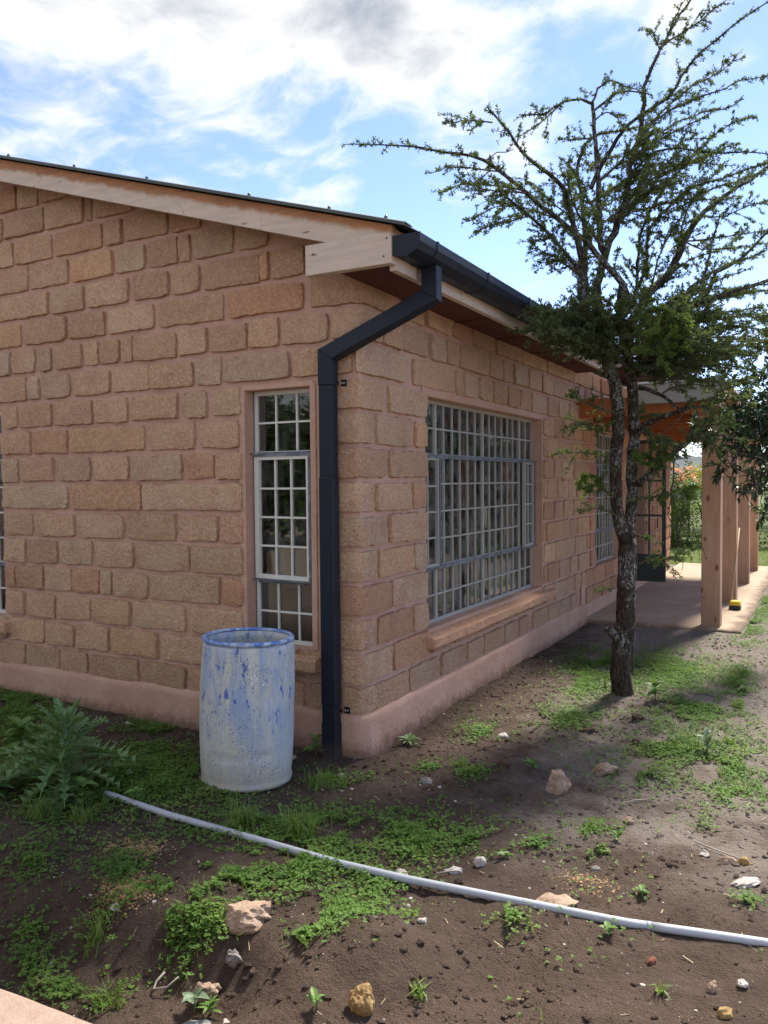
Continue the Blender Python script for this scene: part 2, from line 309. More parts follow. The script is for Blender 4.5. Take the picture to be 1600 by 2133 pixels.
leafm('grass_blade', (.10, .17, .032), (.18, .26, .065), .35, 6)
leafm('thistle_leaf', (.11, .20, .065), (.19, .29, .115), .22, 14, .45, .35)
leafm('thistle_rib', (.12, .19, .09), (.17, .24, .12), .15, 14)
leafm('weed_leaf', (.10, .19, .04), (.17, .28, .07), .30, 10)
leafm('greyish_weed', (.12, .17, .10), (.18, .24, .15), .25, 10)
leafm('broad_leaf', (.022, .045, .020), (.050, .085, .036), .28, 5, .35, .45)
leafm('shrub_leaf', (.055, .105, .025), (.11, .175, .045), .38, 2.2, .5, .3, (.16, .22, .06))
leafm('far_leaf', (.035, .065, .022), (.075, .12, .035), .35, 1.2)
leafm('yellow_leaf', (.24, .26, .03), (.34, .32, .06), .4, 3)
leafm('red_bract', (.60, .20, .13), (.70, .32, .22), .35, 5)
leafm('lawn_blade', (.09, .16, .03), (.16, .23, .05), .4, 1.5)
def plain(name, c, r=.6, s=.3): mat(name, lambda g, b: g.set(b, 'Base Color', c), r, s)
plain('straw', (.36, .28, .16)); plain('broom_wood', (.48, .33, .19)); plain('broom_yellow', (.62, .42, .03)); plain('broom_bristle', (.04, .04, .045)); plain('white_sheet', (.72, .74, .76)); plain('dead_twig', (.34, .30, .25)); plain('bird_drop', (.75, .75, .73)); plain('dark_litter', (.03, .03, .035), .4)

# ------------------------------------------------------------------ object helpers
WL = {}
def link(o, parent, loc):
    COL.objects.link(o); loc = Vector(loc); WL[o.name] = loc
    if parent is not None: o.parent = parent; o.location = loc - WL[parent.name]
    else: o.location = loc
    return o
def tag(o, label=None, cat=None, group=None, kind=None):
    if label: o['label'] = label
    if cat: o['category'] = cat
    if group: o['group'] = group
    if kind: o['kind'] = kind
    return o
def empty(name, loc, label=None, cat=None, group=None):
    o = bpy.data.objects.new(name, None); o.empty_display_size = .1; link(o, None, loc); return tag(o, label, cat, group)
def mesh_obj(name, V, Fc, m, parent=None, smooth=False, mats=None, midx=None):
    V = np.asarray(V, float).reshape(-1, 3); c = (V.min(0)+V.max(0))/2; c[2] = V[:, 2].min()
    me = bpy.data.meshes.new(name); me.from_pydata((V-c).tolist(), [], [tuple(f) for f in Fc]); me.validate(clean_customdata=False)
    for mm in (mats or [m]): me.materials.append(MAT[mm])
    if midx is not None: me.polygons.foreach_set('material_index', np.asarray(midx, np.int32))
    if smooth: me.polygons.foreach_set('use_smooth', np.ones(len(me.polygons), bool))
    me.update(); o = bpy.data.objects.new(name, me); return link(o, parent, c)
def quads_obj(name, V, m, parent=None, nv=4, mats=None, midx=None):
    """V: (n, nv, 3) array of independent polygons -> one mesh, built fast."""
    V = np.asarray(V, np.float32); n = len(V); c = np.array([(V[..., i].min()+V[..., i].max())/2 for i in range(3)]); c[2] = V[..., 2].min()
    me = bpy.data.meshes.new(name); me.vertices.add(n*nv); me.vertices.foreach_set('co', (V-c).astype(np.float32).ravel())
    me.loops.add(n*nv); me.loops.foreach_set('vertex_index', np.arange(n*nv, dtype=np.int32))
    me.polygons.add(n); me.polygons.foreach_set('loop_start', np.arange(n, dtype=np.int32)*nv); me.polygons.foreach_set('loop_total', np.full(n, nv, np.int32))
    for mm in (mats or [m]): me.materials.append(MAT[mm])
    if midx is not None: me.polygons.foreach_set('material_index', np.asarray(midx, np.int32))
    me.update(); me.validate(); o = bpy.data.objects.new(name, me); return link(o, parent, c)
class MB:
    def __init__(s): s.V = []; s.F = []
    def add(s, V, Fc):
        b = len(s.V); s.V += [tuple(v) for v in V]; s.F += [tuple(i+b for i in f) for f in Fc]; return s
    def box(s, x0, x1, y0, y1, z0, z1, c=.0):
        if c <= 0:
            V = [(x, y, z) for x in (x0, x1) for y in (y0, y1) for z in (z0, z1)]
            return s.add(V, [(0, 1, 3, 2), (4, 6, 7, 5), (0, 4, 5, 1), (2, 3, 7, 6), (0, 2, 6, 4), (1, 5, 7, 3)])
        bm = bmesh.new(); bmesh.ops.create_cube(bm, size=1)
        for v in bm.verts: v.co = ((x0+x1)/2+v.co.x*(x1-x0), (y0+y1)/2+v.co.y*(y1-y0), (z0+z1)/2+v.co.z*(z1-z0))
        bmesh.ops.bevel(bm, geom=bm.edges[:], offset=c, segments=1, affect='EDGES'); bm.verts.index_update()
        s.add([v.co[:] for v in bm.verts], [[v.index for v in f.verts] for f in bm.faces]); bm.free(); return s
    def prism(s, poly, a, b, fn):
        """poly: 2d outline, extruded between a and b; fn(p, q, t) -> 3d"""
        n = len(poly); V = [fn(p, q, a) for p, q in poly]+[fn(p, q, b) for p, q in poly]
        return s.add(V, [tuple(range(n))[::-1], tuple(range(n, 2*n))]+[(i, (i+1) % n, n+(i+1) % n, n+i) for i in range(n)])
    def tube(s, P, rad, n=8, cap=True, jit=0., seed=0):
        P = [Vector(p) for p in P]; rr = rad if isinstance(rad, (list, tuple)) else [rad]*len(P); V = []; prev = None
        for i, p in enumerate(P):
            t = (P[min(i+1, len(P)-1)]-P[max(i-1, 0)]).normalized()
            if prev is None: u = t.cross(Vector((0, 0, 1)) if abs(t.z) < .9 else Vector((1, 0, 0))).normalized()
            else: u = (prev-t*prev.dot(t)).normalized()
            prev = u; v = t.cross(u)
            for k in range(n):
                a = 2*math.pi*k/n; q = rr[i]*(1+(jit*(random.random()-.5) if jit else 0)); V.append(p+u*(math.cos(a)*q)+v*(math.sin(a)*q))
        Fc = [(i*n+k, i*n+(k+1) % n, (i+1)*n+(k+1) % n, (i+1)*n+k) for i in range(len(P)-1) for k in range(n)]
        if cap: Fc += [tuple(range(n))[::-1], tuple(range((len(P)-1)*n, len(P)*n))]
        return s.add(V, Fc)
    def obj(s, name, m, parent=None, smooth=False): return mesh_obj(name, s.V, s.F, m, parent, smooth)

# ------------------------------------------------------------------ terrain
def _hash(ix,iy,seed):
    h=(ix.astype(np.int64)*374761393+iy.astype(np.int64)*668265263+seed*974711)&0xffffffff
    h=((h^(h>>13))*1274126177)&0xffffffff
    return ((h^(h>>16))&0xffff)/65535.0
def vn(x,y,seed=0):
    x=np.asarray(x,float);y=np.asarray(y,float)
    ix=np.floor(x);iy=np.floor(y);fx=x-ix;fy=y-iy
    fx=fx*fx*(3-2*fx);fy=fy*fy*(3-2*fy)
    ix=ix.astype(np.int64);iy=iy.astype(np.int64)
    a=_hash(ix,iy,seed);b=_hash(ix+1,iy,seed);c=_hash(ix,iy+1,seed);d=_hash(ix+1,iy+1,seed)
    return (a+(b-a)*fx)*(1-fy)+(c+(d-c)*fx)*fy-.5
def sstep(t):
    t=np.clip(t,0,1);return t*t*(3-2*t)
def gh(x,y,fine=1.):
    x=np.asarray(x,float);y=np.asarray(y,float)
    z=-.245+.016*np.clip(-x-.3,0,4)+.004*np.clip(y,0,6)
    e=-1.98+.22*vn(x*2.1,y*.5,3)+.12*vn(x*6,y*2,4)
    z=z-.17*sstep((e-y)/.30)*sstep((1.02-x)/.35+.2*vn(x*3,y*3,8))
    z=z+.11*np.exp(-(((x-1.12)/.30)**2+((y+1.86)/.20)**2))
    z=z-.035*np.exp(-(((x-1.5)/.25)**2+((y+1.72)/.2)**2))+.03*np.exp(-(((x-2.3)/.3)**2+((y+1.0)/.25)**2))
    near=np.exp(-((x-.5)**2+(y+1)**2)/60.)
    z=z+near*(.045*vn(x*1.3,y*1.3,1)+.030*vn(x*3.7,y*3.7,2)+.016*vn(x*9,y*9,5))
    if fine: z=z+near*fine*(.014*vn(x*19,y*19,6)+.011*vn(x*41,y*41,7))
    return z

def axis(lo, a, b, hi, step, n):
    t = np.linspace(0, 1, n)**2.4
    return np.concatenate([(a-(a-lo)*t)[::-1][:-1], np.arange(a, b, step), b+(hi-b)*t])
gx = axis(-140, -3.6, 3.6, 140, .024, 34); gy = axis(-90, -3.6, 3.2, 170, .024, 60)
X, Y = np.meshgrid(gx, gy, indexing='ij'); Zg = gh(X, Y)
inside = (X < -.03) & (Y > .03) & (Y < 11.4) & (X > -8); Zg = np.where(inside, -.6, Zg)
nx, ny = X.shape; idx = np.arange(nx*ny).reshape(nx, ny)
me = bpy.data.meshes.new('ground'); me.vertices.add(nx*ny); me.vertices.foreach_set('co', np.stack([X, Y, Zg], -1).astype(np.float32).ravel())
fq = np.stack([idx[:-1, :-1], idx[1:, :-1], idx[1:, 1:], idx[:-1, 1:]], -1).reshape(-1, 4); nf = len(fq)
me.loops.add(nf*4); me.loops.foreach_set('vertex_index', fq.astype(np.int32).ravel()); me.polygons.add(nf)
me.polygons.foreach_set('loop_start', np.arange(nf, dtype=np.int32)*4); me.polygons.foreach_set('loop_total', np.full(nf, 4, np.int32)); me.polygons.foreach_set('use_smooth', np.ones(nf, bool))
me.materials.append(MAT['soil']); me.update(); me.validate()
ground = link(bpy.data.objects.new('ground', me), None, (0, 0, 0)); tag(ground, 'dark brown bare soil yard with pale patches of dust and painted sheen', kind='structure')

# ------------------------------------------------------------------ the house
house = empty('stone_house', (0, 0, -.25), 'single-storey house of rough pinkish stone blocks with dark metal roof', 'house')
HB = .22
def bend(u, d, z, rr=.03):
    if u < -rr: return (u, -d, z)
    if u > rr: return (d, u, z)
    th = math.radians(-90+90*(u+rr)/(2*rr)); r = rr+d
    return (-rr+math.cos(th)*r, rr+math.sin(th)*r, z)
# openings in unrolled wall coordinates (u < 0: gable wall x, u > 0: side wall y)
WZ0, WZ1 = .41, 2.14
OPEN = [(-4.62, -3.47, WZ0, WZ1), (-.903, -.37, WZ0, WZ1), (.965, 3.712, WZ0, WZ1), (5.93, 7.36, WZ0, WZ1), (8.05, 9.15, -.02, 2.14)]
def wall_core(name, ua, ub, ops, place, ztop):
    mb = MB(); us = sorted({ua, ub, *([-4.2] if ua < -5 else []), *[o[0] for o in ops], *[o[1] for o in ops]})
    for a, b in zip(us, us[1:]):
        op = [o for o in ops if o[0] <= a+1e-6 and o[1] >= b-1e-6]
        spans = [(-.5, None)] if not op else ([(-.5, op[0][2])]+[(op[0][3], None)])
        for z0, z1 in spans:
            za = z1 if z1 is not None else ztop(a); zb = z1 if z1 is not None else ztop(b)
            V = []
            for d in (.004, .2):
                V += [place(a, d, z0), place(b, d, z0), place(b, d, zb), place(a, d, za)]
            Fc = [(0, 1, 2, 3), (7, 6, 5, 4), (0, 4, 5, 1), (3, 2, 6, 7), (1, 5, 6, 2), (4, 0, 3, 7)]
            mb.add(V, Fc)
    return mb.obj(name, 'mortar', house)
def gabtop(x): return 3.06+.3*min(-x, 8.4+x)
gable = wall_core('gable_wall', -8.4, -.004, [o for o in OPEN if o[1] < 0], lambda u, d, z: (u, d, z), gabtop)
side = wall_core('side_wall', .2, 11.5, [o for o in OPEN if o[0] > 0], lambda u, d, z: (-d, u, z), lambda y: 2.86)
# far end return wall of the house
MB().box(-8.4, -.21, 11.3, 11.496, -.5, 2.8).obj('end_wall', 'mortar', house)
MB().box(-8.4, -8.2, .21, 11.29, -.5, 2.8).obj('rear_wall', 'mortar', house)

def block(k, u0, u1, rnd, z0=None, z1=None, tint=None, name='stone_block'):
    z0 = k*HB+.001+rnd.uniform(-.004, .004) if z0 is None else z0; z1 = k*HB+.191+rnd.uniform(-.006, .005) if z1 is None else z1
    L, Hh = u1-u0, z1-z0
    def ring(T):
        e = [0, .004, .020]; nmid = max(1, int(round((T-.040)/.04)))
        mid = [.020+(T-.040)*i/nmid for i in range(1, nmid)] if T > .09 else []
        return e+mid+[T-.020, T-.004, T] if T > .06 else [0, .006, T-.006, T]
    us = ring(L); zs = ring(Hh)
    if u0 < 0 < u1: us = sorted(set([round(v, 4) for v in us if abs(v+u0) > .05]+[round(-u0+q, 4) for q in (-.045, -.03, -.015, 0, .015, .03, .045)]))
    D = rnd.uniform(.019, .031); sd = rnd.randrange(9999); rc = rnd.uniform(.001, .009); rcs = [rc*rnd.uniform(.3, 1.9) for _ in range(4)]
    tilt = rnd.uniform(-.006, .006); n, m = len(us), len(zs)
    A, B = np.meshgrid(us, zs, indexing='ij'); U, Zz = A.copy(), B.copy()
    ea, eb = np.minimum(A, L-A), np.minimum(B, Hh-B); edge = np.minimum(ea, eb)
    wgt = np.clip(1-edge/.03, 0, 1)
    jx = .013*vn((u0+A)*17, (z0+B)*17, sd)+.009*vn((u0+A)*48, (z0+B)*48, sd+1); jz = .013*vn((u0+A)*17, (z0+B)*17, sd+2)+.010*vn((u0+A)*45, (z0+B)*45, sd+3)
    U = U+jx*wgt; Zz = Zz+jz*wgt
    for ci, (ca, cb) in enumerate(((0, 0), (L, 0), (L, Hh), (0, Hh))):
        da, db = np.abs(A-ca), np.abs(B-cb); q = np.clip(1-np.maximum(da, db)/.05, 0, 1)*np.clip(1-np.minimum(da, db)/.03, 0, 1)*rcs[ci]
        U = U+q*(1 if ca == 0 else -1); Zz = Zz+q*(1 if cb == 0 else -1)
    prof = np.where(edge < 1e-6, -.006, np.where(edge < .006, D*.88, D))
    if min(n, m) <= 4: prof = np.where(edge < 1e-6, -.012, D*.8)
    dd = prof+np.where(edge > 1e-6, .011*vn((u0+A)*9, (z0+B)*9, sd+4)+.011*vn((u0+A)*27, (z0+B)*27, sd+5)+tilt*(A/L-.5)*2, 0)
    V = [bend(u0+float(U[i, j]), float(dd[i, j]), z0+float(Zz[i, j])) for i in range(n) for j in range(m)]
    Fc = [(i*m+j, (i+1)*m+j, (i+1)*m+j+1, i*m+j+1) for i in range(n-1) for j in range(m-1)]
    o = mesh_obj(name, V, Fc, 'stone_block', gable if (u0+u1)/2 < 0 else side, True); o.data.set_sharp_from_angle(angle=math.radians(38))
    o.color = (*tint, 1) if tint else (1, 1, 1, 1); return o
rb = random.Random(5)
BLOCKS=[(0,-3.787,-3.225),(0,-3.198,-2.812),(0,-2.776,-2.484),(0,-2.45,-1.938),(0,-1.907,-1.471),(0,-1.443,-1.026),(0,-0.996,-0.595),(0,-0.571,-0.435),(0,-0.394,-0.207),(0,-0.14,0.143),(0,0.162,0.632),(0,0.65,1.15),(0,1.192,1.672),(0,1.704,2.029),(0,2.073,2.518),(0,2.568,2.907),(0,2.945,3.263),(0,3.397,3.883),(0,3.902,4.329),(0,4.348,4.684),(0,4.705,5.046),(0,5.406,5.728),(0,5.753,6.178),(0,6.206,6.694),(0,6.724,7.16),(1,-3.406,-2.988),(1,-2.968,-2.633),(1,-2.606,-2.246),(1,-2.21,-1.74),(1,-1.69,-1.265),(1,-1.234,-0.846),(1,-0.817,-0.482),(1,-0.455,-0.276),(1,-0.13,0.409),(1,0.425,0.95),(1,3.742,4.087),(1,4.113,4.477),(1,4.497,4.908),(1,4.93,5.192),(1,5.206,5.381),(1,5.42,5.84),(1,5.866,6.389),(1,6.418,6.844),(1,6.875,7.094),(2,-3.454,-3.219),(2,-3.192,-2.836),(2,-2.813,-2.451),(2,-2.429,-2.013),(2,-1.982,-1.465),(2,-1.414,-0.936),(2,-0.3,0.178),(2,0.201,0.695),(2,0.713,0.946),(2,3.732,3.831),(2,3.856,4.29),(2,4.306,4.684),(2,4.705,5.037),(2,5.055,5.59),(3,-3.449,-3.314),(3,-3.304,-2.979),(3,-2.955,-2.647),(3,-2.634,-2.339),(3,-2.319,-2.209),(3,-2.184,-1.83),(3,-1.801,-1.14),(3,-1.1,-0.932),(3,-0.27,0.378),(3,0.4,0.949),(3,3.733,4.106),(3,4.125,4.498),(3,4.526,4.877),(3,4.908,5.238),(3,5.262,5.418),(3,5.438,5.59),(4,-3.445,-3.19),(4,-3.161,-2.805),(4,-2.77,-2.41),(4,-2.378,-1.967),(4,-1.935,-1.415),(4,-1.399,-0.928),(4,-0.3,0.19),(4,0.216,0.72),(4,0.738,0.952),(4,3.734,3.808),(4,3.826,4.248),(4,4.271,4.663),(4,4.684,5.023),(4,5.045,5.589),(5,-3.443,-3.1),(5,-3.065,-2.6),(5,-2.568,-2.065),(5,-2.025,-1.542),(5,-1.51,-1.147),(5,-1.121,-0.927),(5,-0.27,0.33),(5,0.37,0.94),(5,3.735,4.07),(5,4.1,4.426),(5,4.45,4.842),(5,4.868,5.168),(5,5.191,5.403),(5,5.427,5.588),(6,-3.462,-2.67),(6,-2.635,-1.876),(6,-1.859,-0.927),(6,-0.3,0.179),(6,0.194,0.712),(6,0.727,0.951),(6,3.736,3.799),(6,3.817,4.222),(6,4.241,4.621),(6,4.655,4.987),(6,5.018,5.572),(7,-3.454,-3.26),(7,-3.22,-2.828),(7,-2.789,-2.408),(7,-2.384,-1.999),(7,-1.969,-1.471),(7,-1.447,-1.175),(7,-1.151,-0.927),(7,-0.27,0.337),(7,0.377,0.954),(7,3.737,4.071),(7,4.097,4.378),(7,4.398,4.868),(7,4.889,5.401),(7,5.425,5.587),(8,-3.445,-3.098),(8,-3.061,-2.665),(8,-2.628,-1.835),(8,-1.798,-1.348),(8,-1.298,-0.941),(8,-0.3,0.156),(8,0.206,0.726),(8,0.764,0.957),(8,3.738,3.846),(8,3.861,4.242),(8,4.261,4.747),(8,4.79,5.236),(8,5.259,5.596),(9,-3.445,-3.254),(9,-3.218,-2.839),(9,-2.807,-2.372),(9,-2.348,-2.001),(9,-1.963,-1.504),(9,-1.45,-1.227),(9,-1.169,-0.934),(9,-0.27,0.293),(9,0.372,0.961),(9,3.738,4.102),(9,4.121,4.419),(9,4.438,4.876),(9,4.898,5.245),(9,5.273,5.62),(10,-3.606,-3.127),(10,-3.1,-2.974),(10,-2.948,-2.618),(10,-2.584,-2.179),(10,-2.147,-1.778),(10,-1.76,-1.354),(10,-1.322,-1.099),(10,-1.072,-0.518),(10,-0.487,-0.045),(10,-0.022,0.638),(10,0.741,1.458),(10,1.5,1.634),(10,1.652,1.938),(10,1.974,2.286),(10,2.325,2.647),(10,2.673,3.002),(10,3.048,3.337),(10,3.361,3.853),(10,3.89,4.258),(10,4.29,4.676),(10,4.72,5.014),(10,5.037,5.399),(11,-3.73,-3.321),(11,-3.306,-3.017),(11,-2.991,-2.818),(11,-2.792,-2.473),(11,-2.451,-2.298),(11,-2.28,-2.07),(11,-2.054,-1.933),(11,-1.92,-1.506),(11,-1.482,-1.218),(11,-1.195,-0.87),(11,-0.849,-0.607),(11,-0.573,-0.215),(11,-0.186,0.271),(11,0.291,0.564),(11,0.586,0.983),(11,1.028,1.308),(11,1.328,1.556),(11,1.578,2.186),(11,2.211,2.543),(11,2.571,2.814),(11,2.843,3.231),(11,3.27,3.654),(11,3.69,4.061),(11,4.081,4.442),(11,4.471,4.899),(12,-3.902,-3.183),(12,-3.146,-2.64),(12,-2.611,-2.22),(12,-2.179,-1.712),(12,-1.663,-1.07),(12,-1.031,-0.405),(12,-0.345,0.35),(12,0.583,0.922),(12,0.958,1.422),(12,1.464,1.815),(12,1.861,2.356),(12,2.409,3.042),(12,3.089,3.817),(12,3.854,4.831),(13,-3.579,-2.846),(13,-2.808,-2.441),(13,-2.404,-1.968),(13,-1.916,-1.568),(13,-1.536,-1.277),(13,-1.231,-0.76),(13,-0.755,-0.678),(13,-0.659,-0.39),(14,-3.614,-3.084),(14,-3.05,-2.612),(14,-2.574,-2.127),(14,-2.095,-1.792),(14,-1.762,-1.478),(14,-1.47,-1.357),(14,-1.326,-0.977),(14,-0.945,-0.683),(15,-3.76,-3.255),(15,-3.224,-2.791),(15,-2.748,-2.236),(15,-2.209,-2.021),(15,-1.998,-1.569),(15,-1.541,-1.26),(16,-3.864,-3.384),(16,-3.341,-2.868),(16,-2.848,-2.429),(16,-2.401,-2.341),(16,-2.31,-1.898),(17,-3.63,-3.187),(17,-3.172,-2.935),(17,-2.909,-2.571)]

def tint_for(k, u):
    v = rb.random(); t = (1, 1, 1)
    if k in (10, 11) and v < .45: t = (1.0, 1.07, 1.12)
    elif k == 0: t = (.90, .90, .90)
    elif v < .12: t = (1.02, 1.08, 1.08)
    elif v < .22: t = (.95, .84, .80)
    elif v < .32: t = (1.1, 1.06, .98)
    if u > 5.35: t = (t[0]*.95, t[1]*.82, t[2]*.78)
    j = rb.uniform(.90, 1.08); return (t[0]*j, t[1]*j, t[2]*j)
for k, u0, u1 in BLOCKS: block(k, u0, u1, rb, tint=tint_for(k, (u0+u1)/2))
# courses the camera only grazes: above/below the far window, round the door, and left of the frame edge
def fill(k, a, b):
    u = a+.01
    while u < b-.06:
        ln = rb.uniform(.24, .46); e = min(u+ln, b-.01)
        if b-e < .12: e = b-.01
        block(k, u, e, rb, tint=tint_for(k, u)); u = e+rb.uniform(.02, .032)
for k in range(13):
    zc = k*HB+.1; segs = []
    ops = [(5.88, 7.40, .38, 2.20), (8.02, 9.18, -.5, 2.2)]
    start = max([b[2] for b in BLOCKS if b[0] == k and b[2] < 9]+[0])+.025
    cur = start
    for o in ops:
        if o[2] < zc < o[3]:
            if o[0] > cur+.1: fill(k, cur, o[0])
            cur = max(cur, o[1])
    fill(k, cur, 11.49)
for k in range(0, 16):
    zc = k*HB+.1; lim = min(b[1] for b in BLOCKS if b[0] == k)-.02; lo = -5.6
    if k in (0, 1): fill(k, lo, lim)
    elif k < 10: fill(k, lo, -4.66)
    else: fill(k, lo, lim)
# thin packing stones below the two sills
for a, b in ((1.02, 1.4), (1.43, 1.95), (1.98, 2.35), (2.38, 2.9), (2.93, 3.3), (3.33, 3.9)): block(1, a, b, rb, .228, .292, tint=(.9, .85, .8))
for a, b in ((-.92, -.62), (-.6, -.34)): block(1, a, b, rb, .228, .285, tint=(.85, .8, .78))

# plinth: a rounded band round the foot of both walls
def plinth():
    V = []; Fc = []; prof = [(.004, .03), (.020, .028), (.036, .018), (.045, .002), (.048, -.02), (.047, -.10), (.050, -.2), (.052, -.45)]
    us = list(np.arange(-8.4, -.06, .05))+[-.045, -.03, -.018, -.006, .006, .018, .03, .045]+list(np.arange(.06, 5.36, .05))
    for u in us:
        for j, (d, z) in enumerate(prof):
            q = .006*float(vn(u*3, j*.4, 31))+.003*float(vn(u*14, z*14, 32)); V.append(bend(u, d+q*(j > 0), z+(.008*float(vn(u*4, 3, 33)) if j < 4 else 0)))
    n = len(prof); Fc = [(i*n+j, i*n+j+1, (i+1)*n+j+1, (i+1)*n+j) for i in range(len(us)-1) for j in range(n-1)]
    e = (len(us)-1)*n; V += [(-.05, 5.31, .03), (-.05, 5.31, -.45)]; b = len(V)
    Fc.append(tuple(e+j for j in range(n))+(b-1, b-2))
    return mesh_obj('plinth', V, Fc, 'render_plinth', house, True)
plinth()
MB().box(.0, .03, 5.20, 5.345, -.1, .27, .008).obj('render_patch', 'mortar', house)

# ---- windows
RC = .10   # recess of the frames
def wbox(mb, side_, u0, u1, d0, d1, z0, z1, c=0.):
    if side_ == 'g': mb.box(u0, u1, d0, d1, z0, z1, c)
    else: mb.box(-d1, -d0, u0, u1, z0, z1, c)
    return mb
def window(side_, us, zs, mull, label, casements=(), sill=True, z_sill=.30):
    PAINT, GLASS, CQ = ('frame_paint', 'glass', .024) if side_ == 'g' else ('shaded_frame_paint', 'dusty_glass', .017)
    """us/zs: bar positions including the frame; mull: indices of thick mullions; casements: (i0, i1, open angle, hinge side)"""
    wn = empty('window', ((us[0]+us[-1])/2, RC, zs[0]) if side_ == 'g' else (-RC, (us[0]+us[-1])/2, zs[0])); wn.parent = house; wn.location = WL[wn.name]-WL[house.name]
    wn['label'] = label; a, b, z0, z1 = us[0], us[-1], zs[0], zs[-1]; f = .026
    mb = MB(); wbox(mb, side_, a, a+f, RC, RC+.03, z0, z1); wbox(mb, side_, b-f, b, RC, RC+.03, z0, z1); wbox(mb, side_, a+f, b-f, RC, RC+.03, z0, z0+f); wbox(mb, side_, a+f, b-f, RC, RC+.03, z1-f, z1)
    mb.obj('frame', PAINT, wn)
    mb = MB(); wbox(mb, side_, a-.012, a-.001, RC-.012, RC+.04, z0-.01, z1+.01); wbox(mb, side_, a-.001, b, RC-.012, RC+.04, z0-.012, z0-.001); mb.obj('outer_frame', 'bare_steel', wn)
    cas = {}
    for (i0, i1, ang, hinge) in casements: cas[(i0, i1)] = (ang, hinge)
    T0, T1 = 2, 6      # transom rows
    def rot(V, hu, ang, hinge):
        s = math.sin(ang); c = math.cos(ang); o_ = []
        for x, y, z in V:
            u, d = (x, y) if side_ == 'g' else (y, -x)
            du, dd = u-hu, d-RC; sg = 1 if hinge == 'l' else -1
            u2 = hu+du*c+sg*dd*s; d2 = RC-sg*du*s+dd*c; o_.append((u2, d2, z) if side_ == 'g' else (-d2, u2, z))
        return o_
    # mullions and transoms
    for i in mull: wbox(MB(), side_, us[i]-.016, us[i]+.016, RC-.004, RC+.036, z0+f, z1-f).obj('mullion', PAINT, wn)
    edges = [0]+list(mull)+[len(us)-1]
    for t in (T0, T1):
        for i, j in zip(edges, edges[1:]):
            l = us[i]+(.016 if i else f); r = us[j]-(.016 if j < len(us)-1 else f)
            wbox(MB(), side_, l, r, RC-.006, RC+.034, zs[t]-.017, zs[t]+.017).obj('transom', PAINT, wn)
            wbox(MB(), side_, l, r, RC-.016, RC-.007, zs[t]-.020, zs[t]+.012).obj('transom_cover', 'bare_steel', wn)
    pane_me = None
    rows = [(0, 2), (2, 6), (6, 8)]
    for si, (i, j) in enumerate(zip(edges, edges[1:])):
        for (r0, r1) in rows:
            ck = (r0 == 2) and cas.get((i, j)); hu = None
            if ck: ang, hinge = ck; hu = us[i]+.02 if hinge == 'l' else us[j]-.02
            def put(mb, name, m):
                if ck: mb.V = rot(mb.V, hu, ang, hinge)
                return mb.obj(name, m, wn)
            l = us[i]+(.016 if i else f)+.003; r = us[j]-(.016 if j < len(us)-1 else f)-.003
            zb = zs[r0]+(.018 if r0 else f); zt = zs[r1]-(.018 if r1 < 8 else f)
            if ck:
                mb = MB(); d0, d1 = RC-.030, RC+.0; q = CQ
                for bx in ((l-.014, l+q, zb-.012, zt+.012), (r-q, r+.014, zb-.012, zt+.012), (l+q, r-q, zb-.012, zb+q), (l+q, r-q, zt-q, zt+.012)): wbox(mb, side_, bx[0], bx[1], d0, d1, bx[2], bx[3])
                put(mb, 'casement_frame', PAINT)
                mb = MB(); d0, d1 = RC-.038, RC-.0301
                for bx in ((r-.002, r+.018, zb-.016, zt+.016), (l-.018, r-.002, zt-.002, zt+.016), (l-.018, r-.002, zb-.016, zb-.004)): wbox(mb, side_, bx[0], bx[1], d0, d1, bx[2], bx[3])
                put(mb, 'casement_cover', 'bare_steel')
                l += q; r -= q; zb += q; zt -= q
                for zz in (zs[r0], zs[r1]):
                    uu = us[i]-.005 if hinge == 'l' else us[j]+.005
                    wbox(MB(), side_, uu-.035 if hinge == 'l' else uu-.005, uu+.005 if hinge == 'l' else uu+.035, RC-.05, RC-.04, zz-.006, zz+.006).obj('hinge', 'black_metal', wn)
            off = -.018 if ck else .0
            cols = [us[q] for q in range(i+1, j)]; rws = [zs[q] for q in range(r0+1, r1)]
            if ck:
                cols = [l+(r-l)*(q+1)/(len(cols)+1) for q in range(len(cols))]; rws = [zb+(zt-zb)*(q+1)/(len(rws)+1) for q in range(len(rws))]
            for cu in cols: put(wbox(MB(), side_, cu-.0065, cu+.0065, RC+off+.001, RC+off+.021, zb, zt), 'glazing_bar', PAINT)
            for rz in rws: put(wbox(MB(), side_, l, r, RC+off-.0015, RC+off+.0185, rz-.0065, rz+.0065), 'glazing_bar', PAINT)
            ce = [l]+cols+[r]; re = [zb]+rws+[zt]
            for c0, c1 in zip(ce, ce[1:]):
                for q0, q1 in zip(re, re[1:]):
                    t = [random.gauss(0, .0011) for _ in range(3)]; mb = MB()
                    V = []
                    for dd in (RC+off+.013, RC+off+.016):
                        for (uu, zz, e) in ((c0-.004, q0-.004, t[0]), (c1+.004, q0-.004, t[1]), (c1+.004, q1+.004, t[1]+t[2]), (c0-.004, q1+.004, t[0]+t[2])):
                            V.append((uu, dd+e, zz) if side_ == 'g' else (-dd-e, uu, zz))
                    mb.add(V, [(0, 1, 2, 3), (7, 6, 5, 4)]); put(mb, 'pane', GLASS)
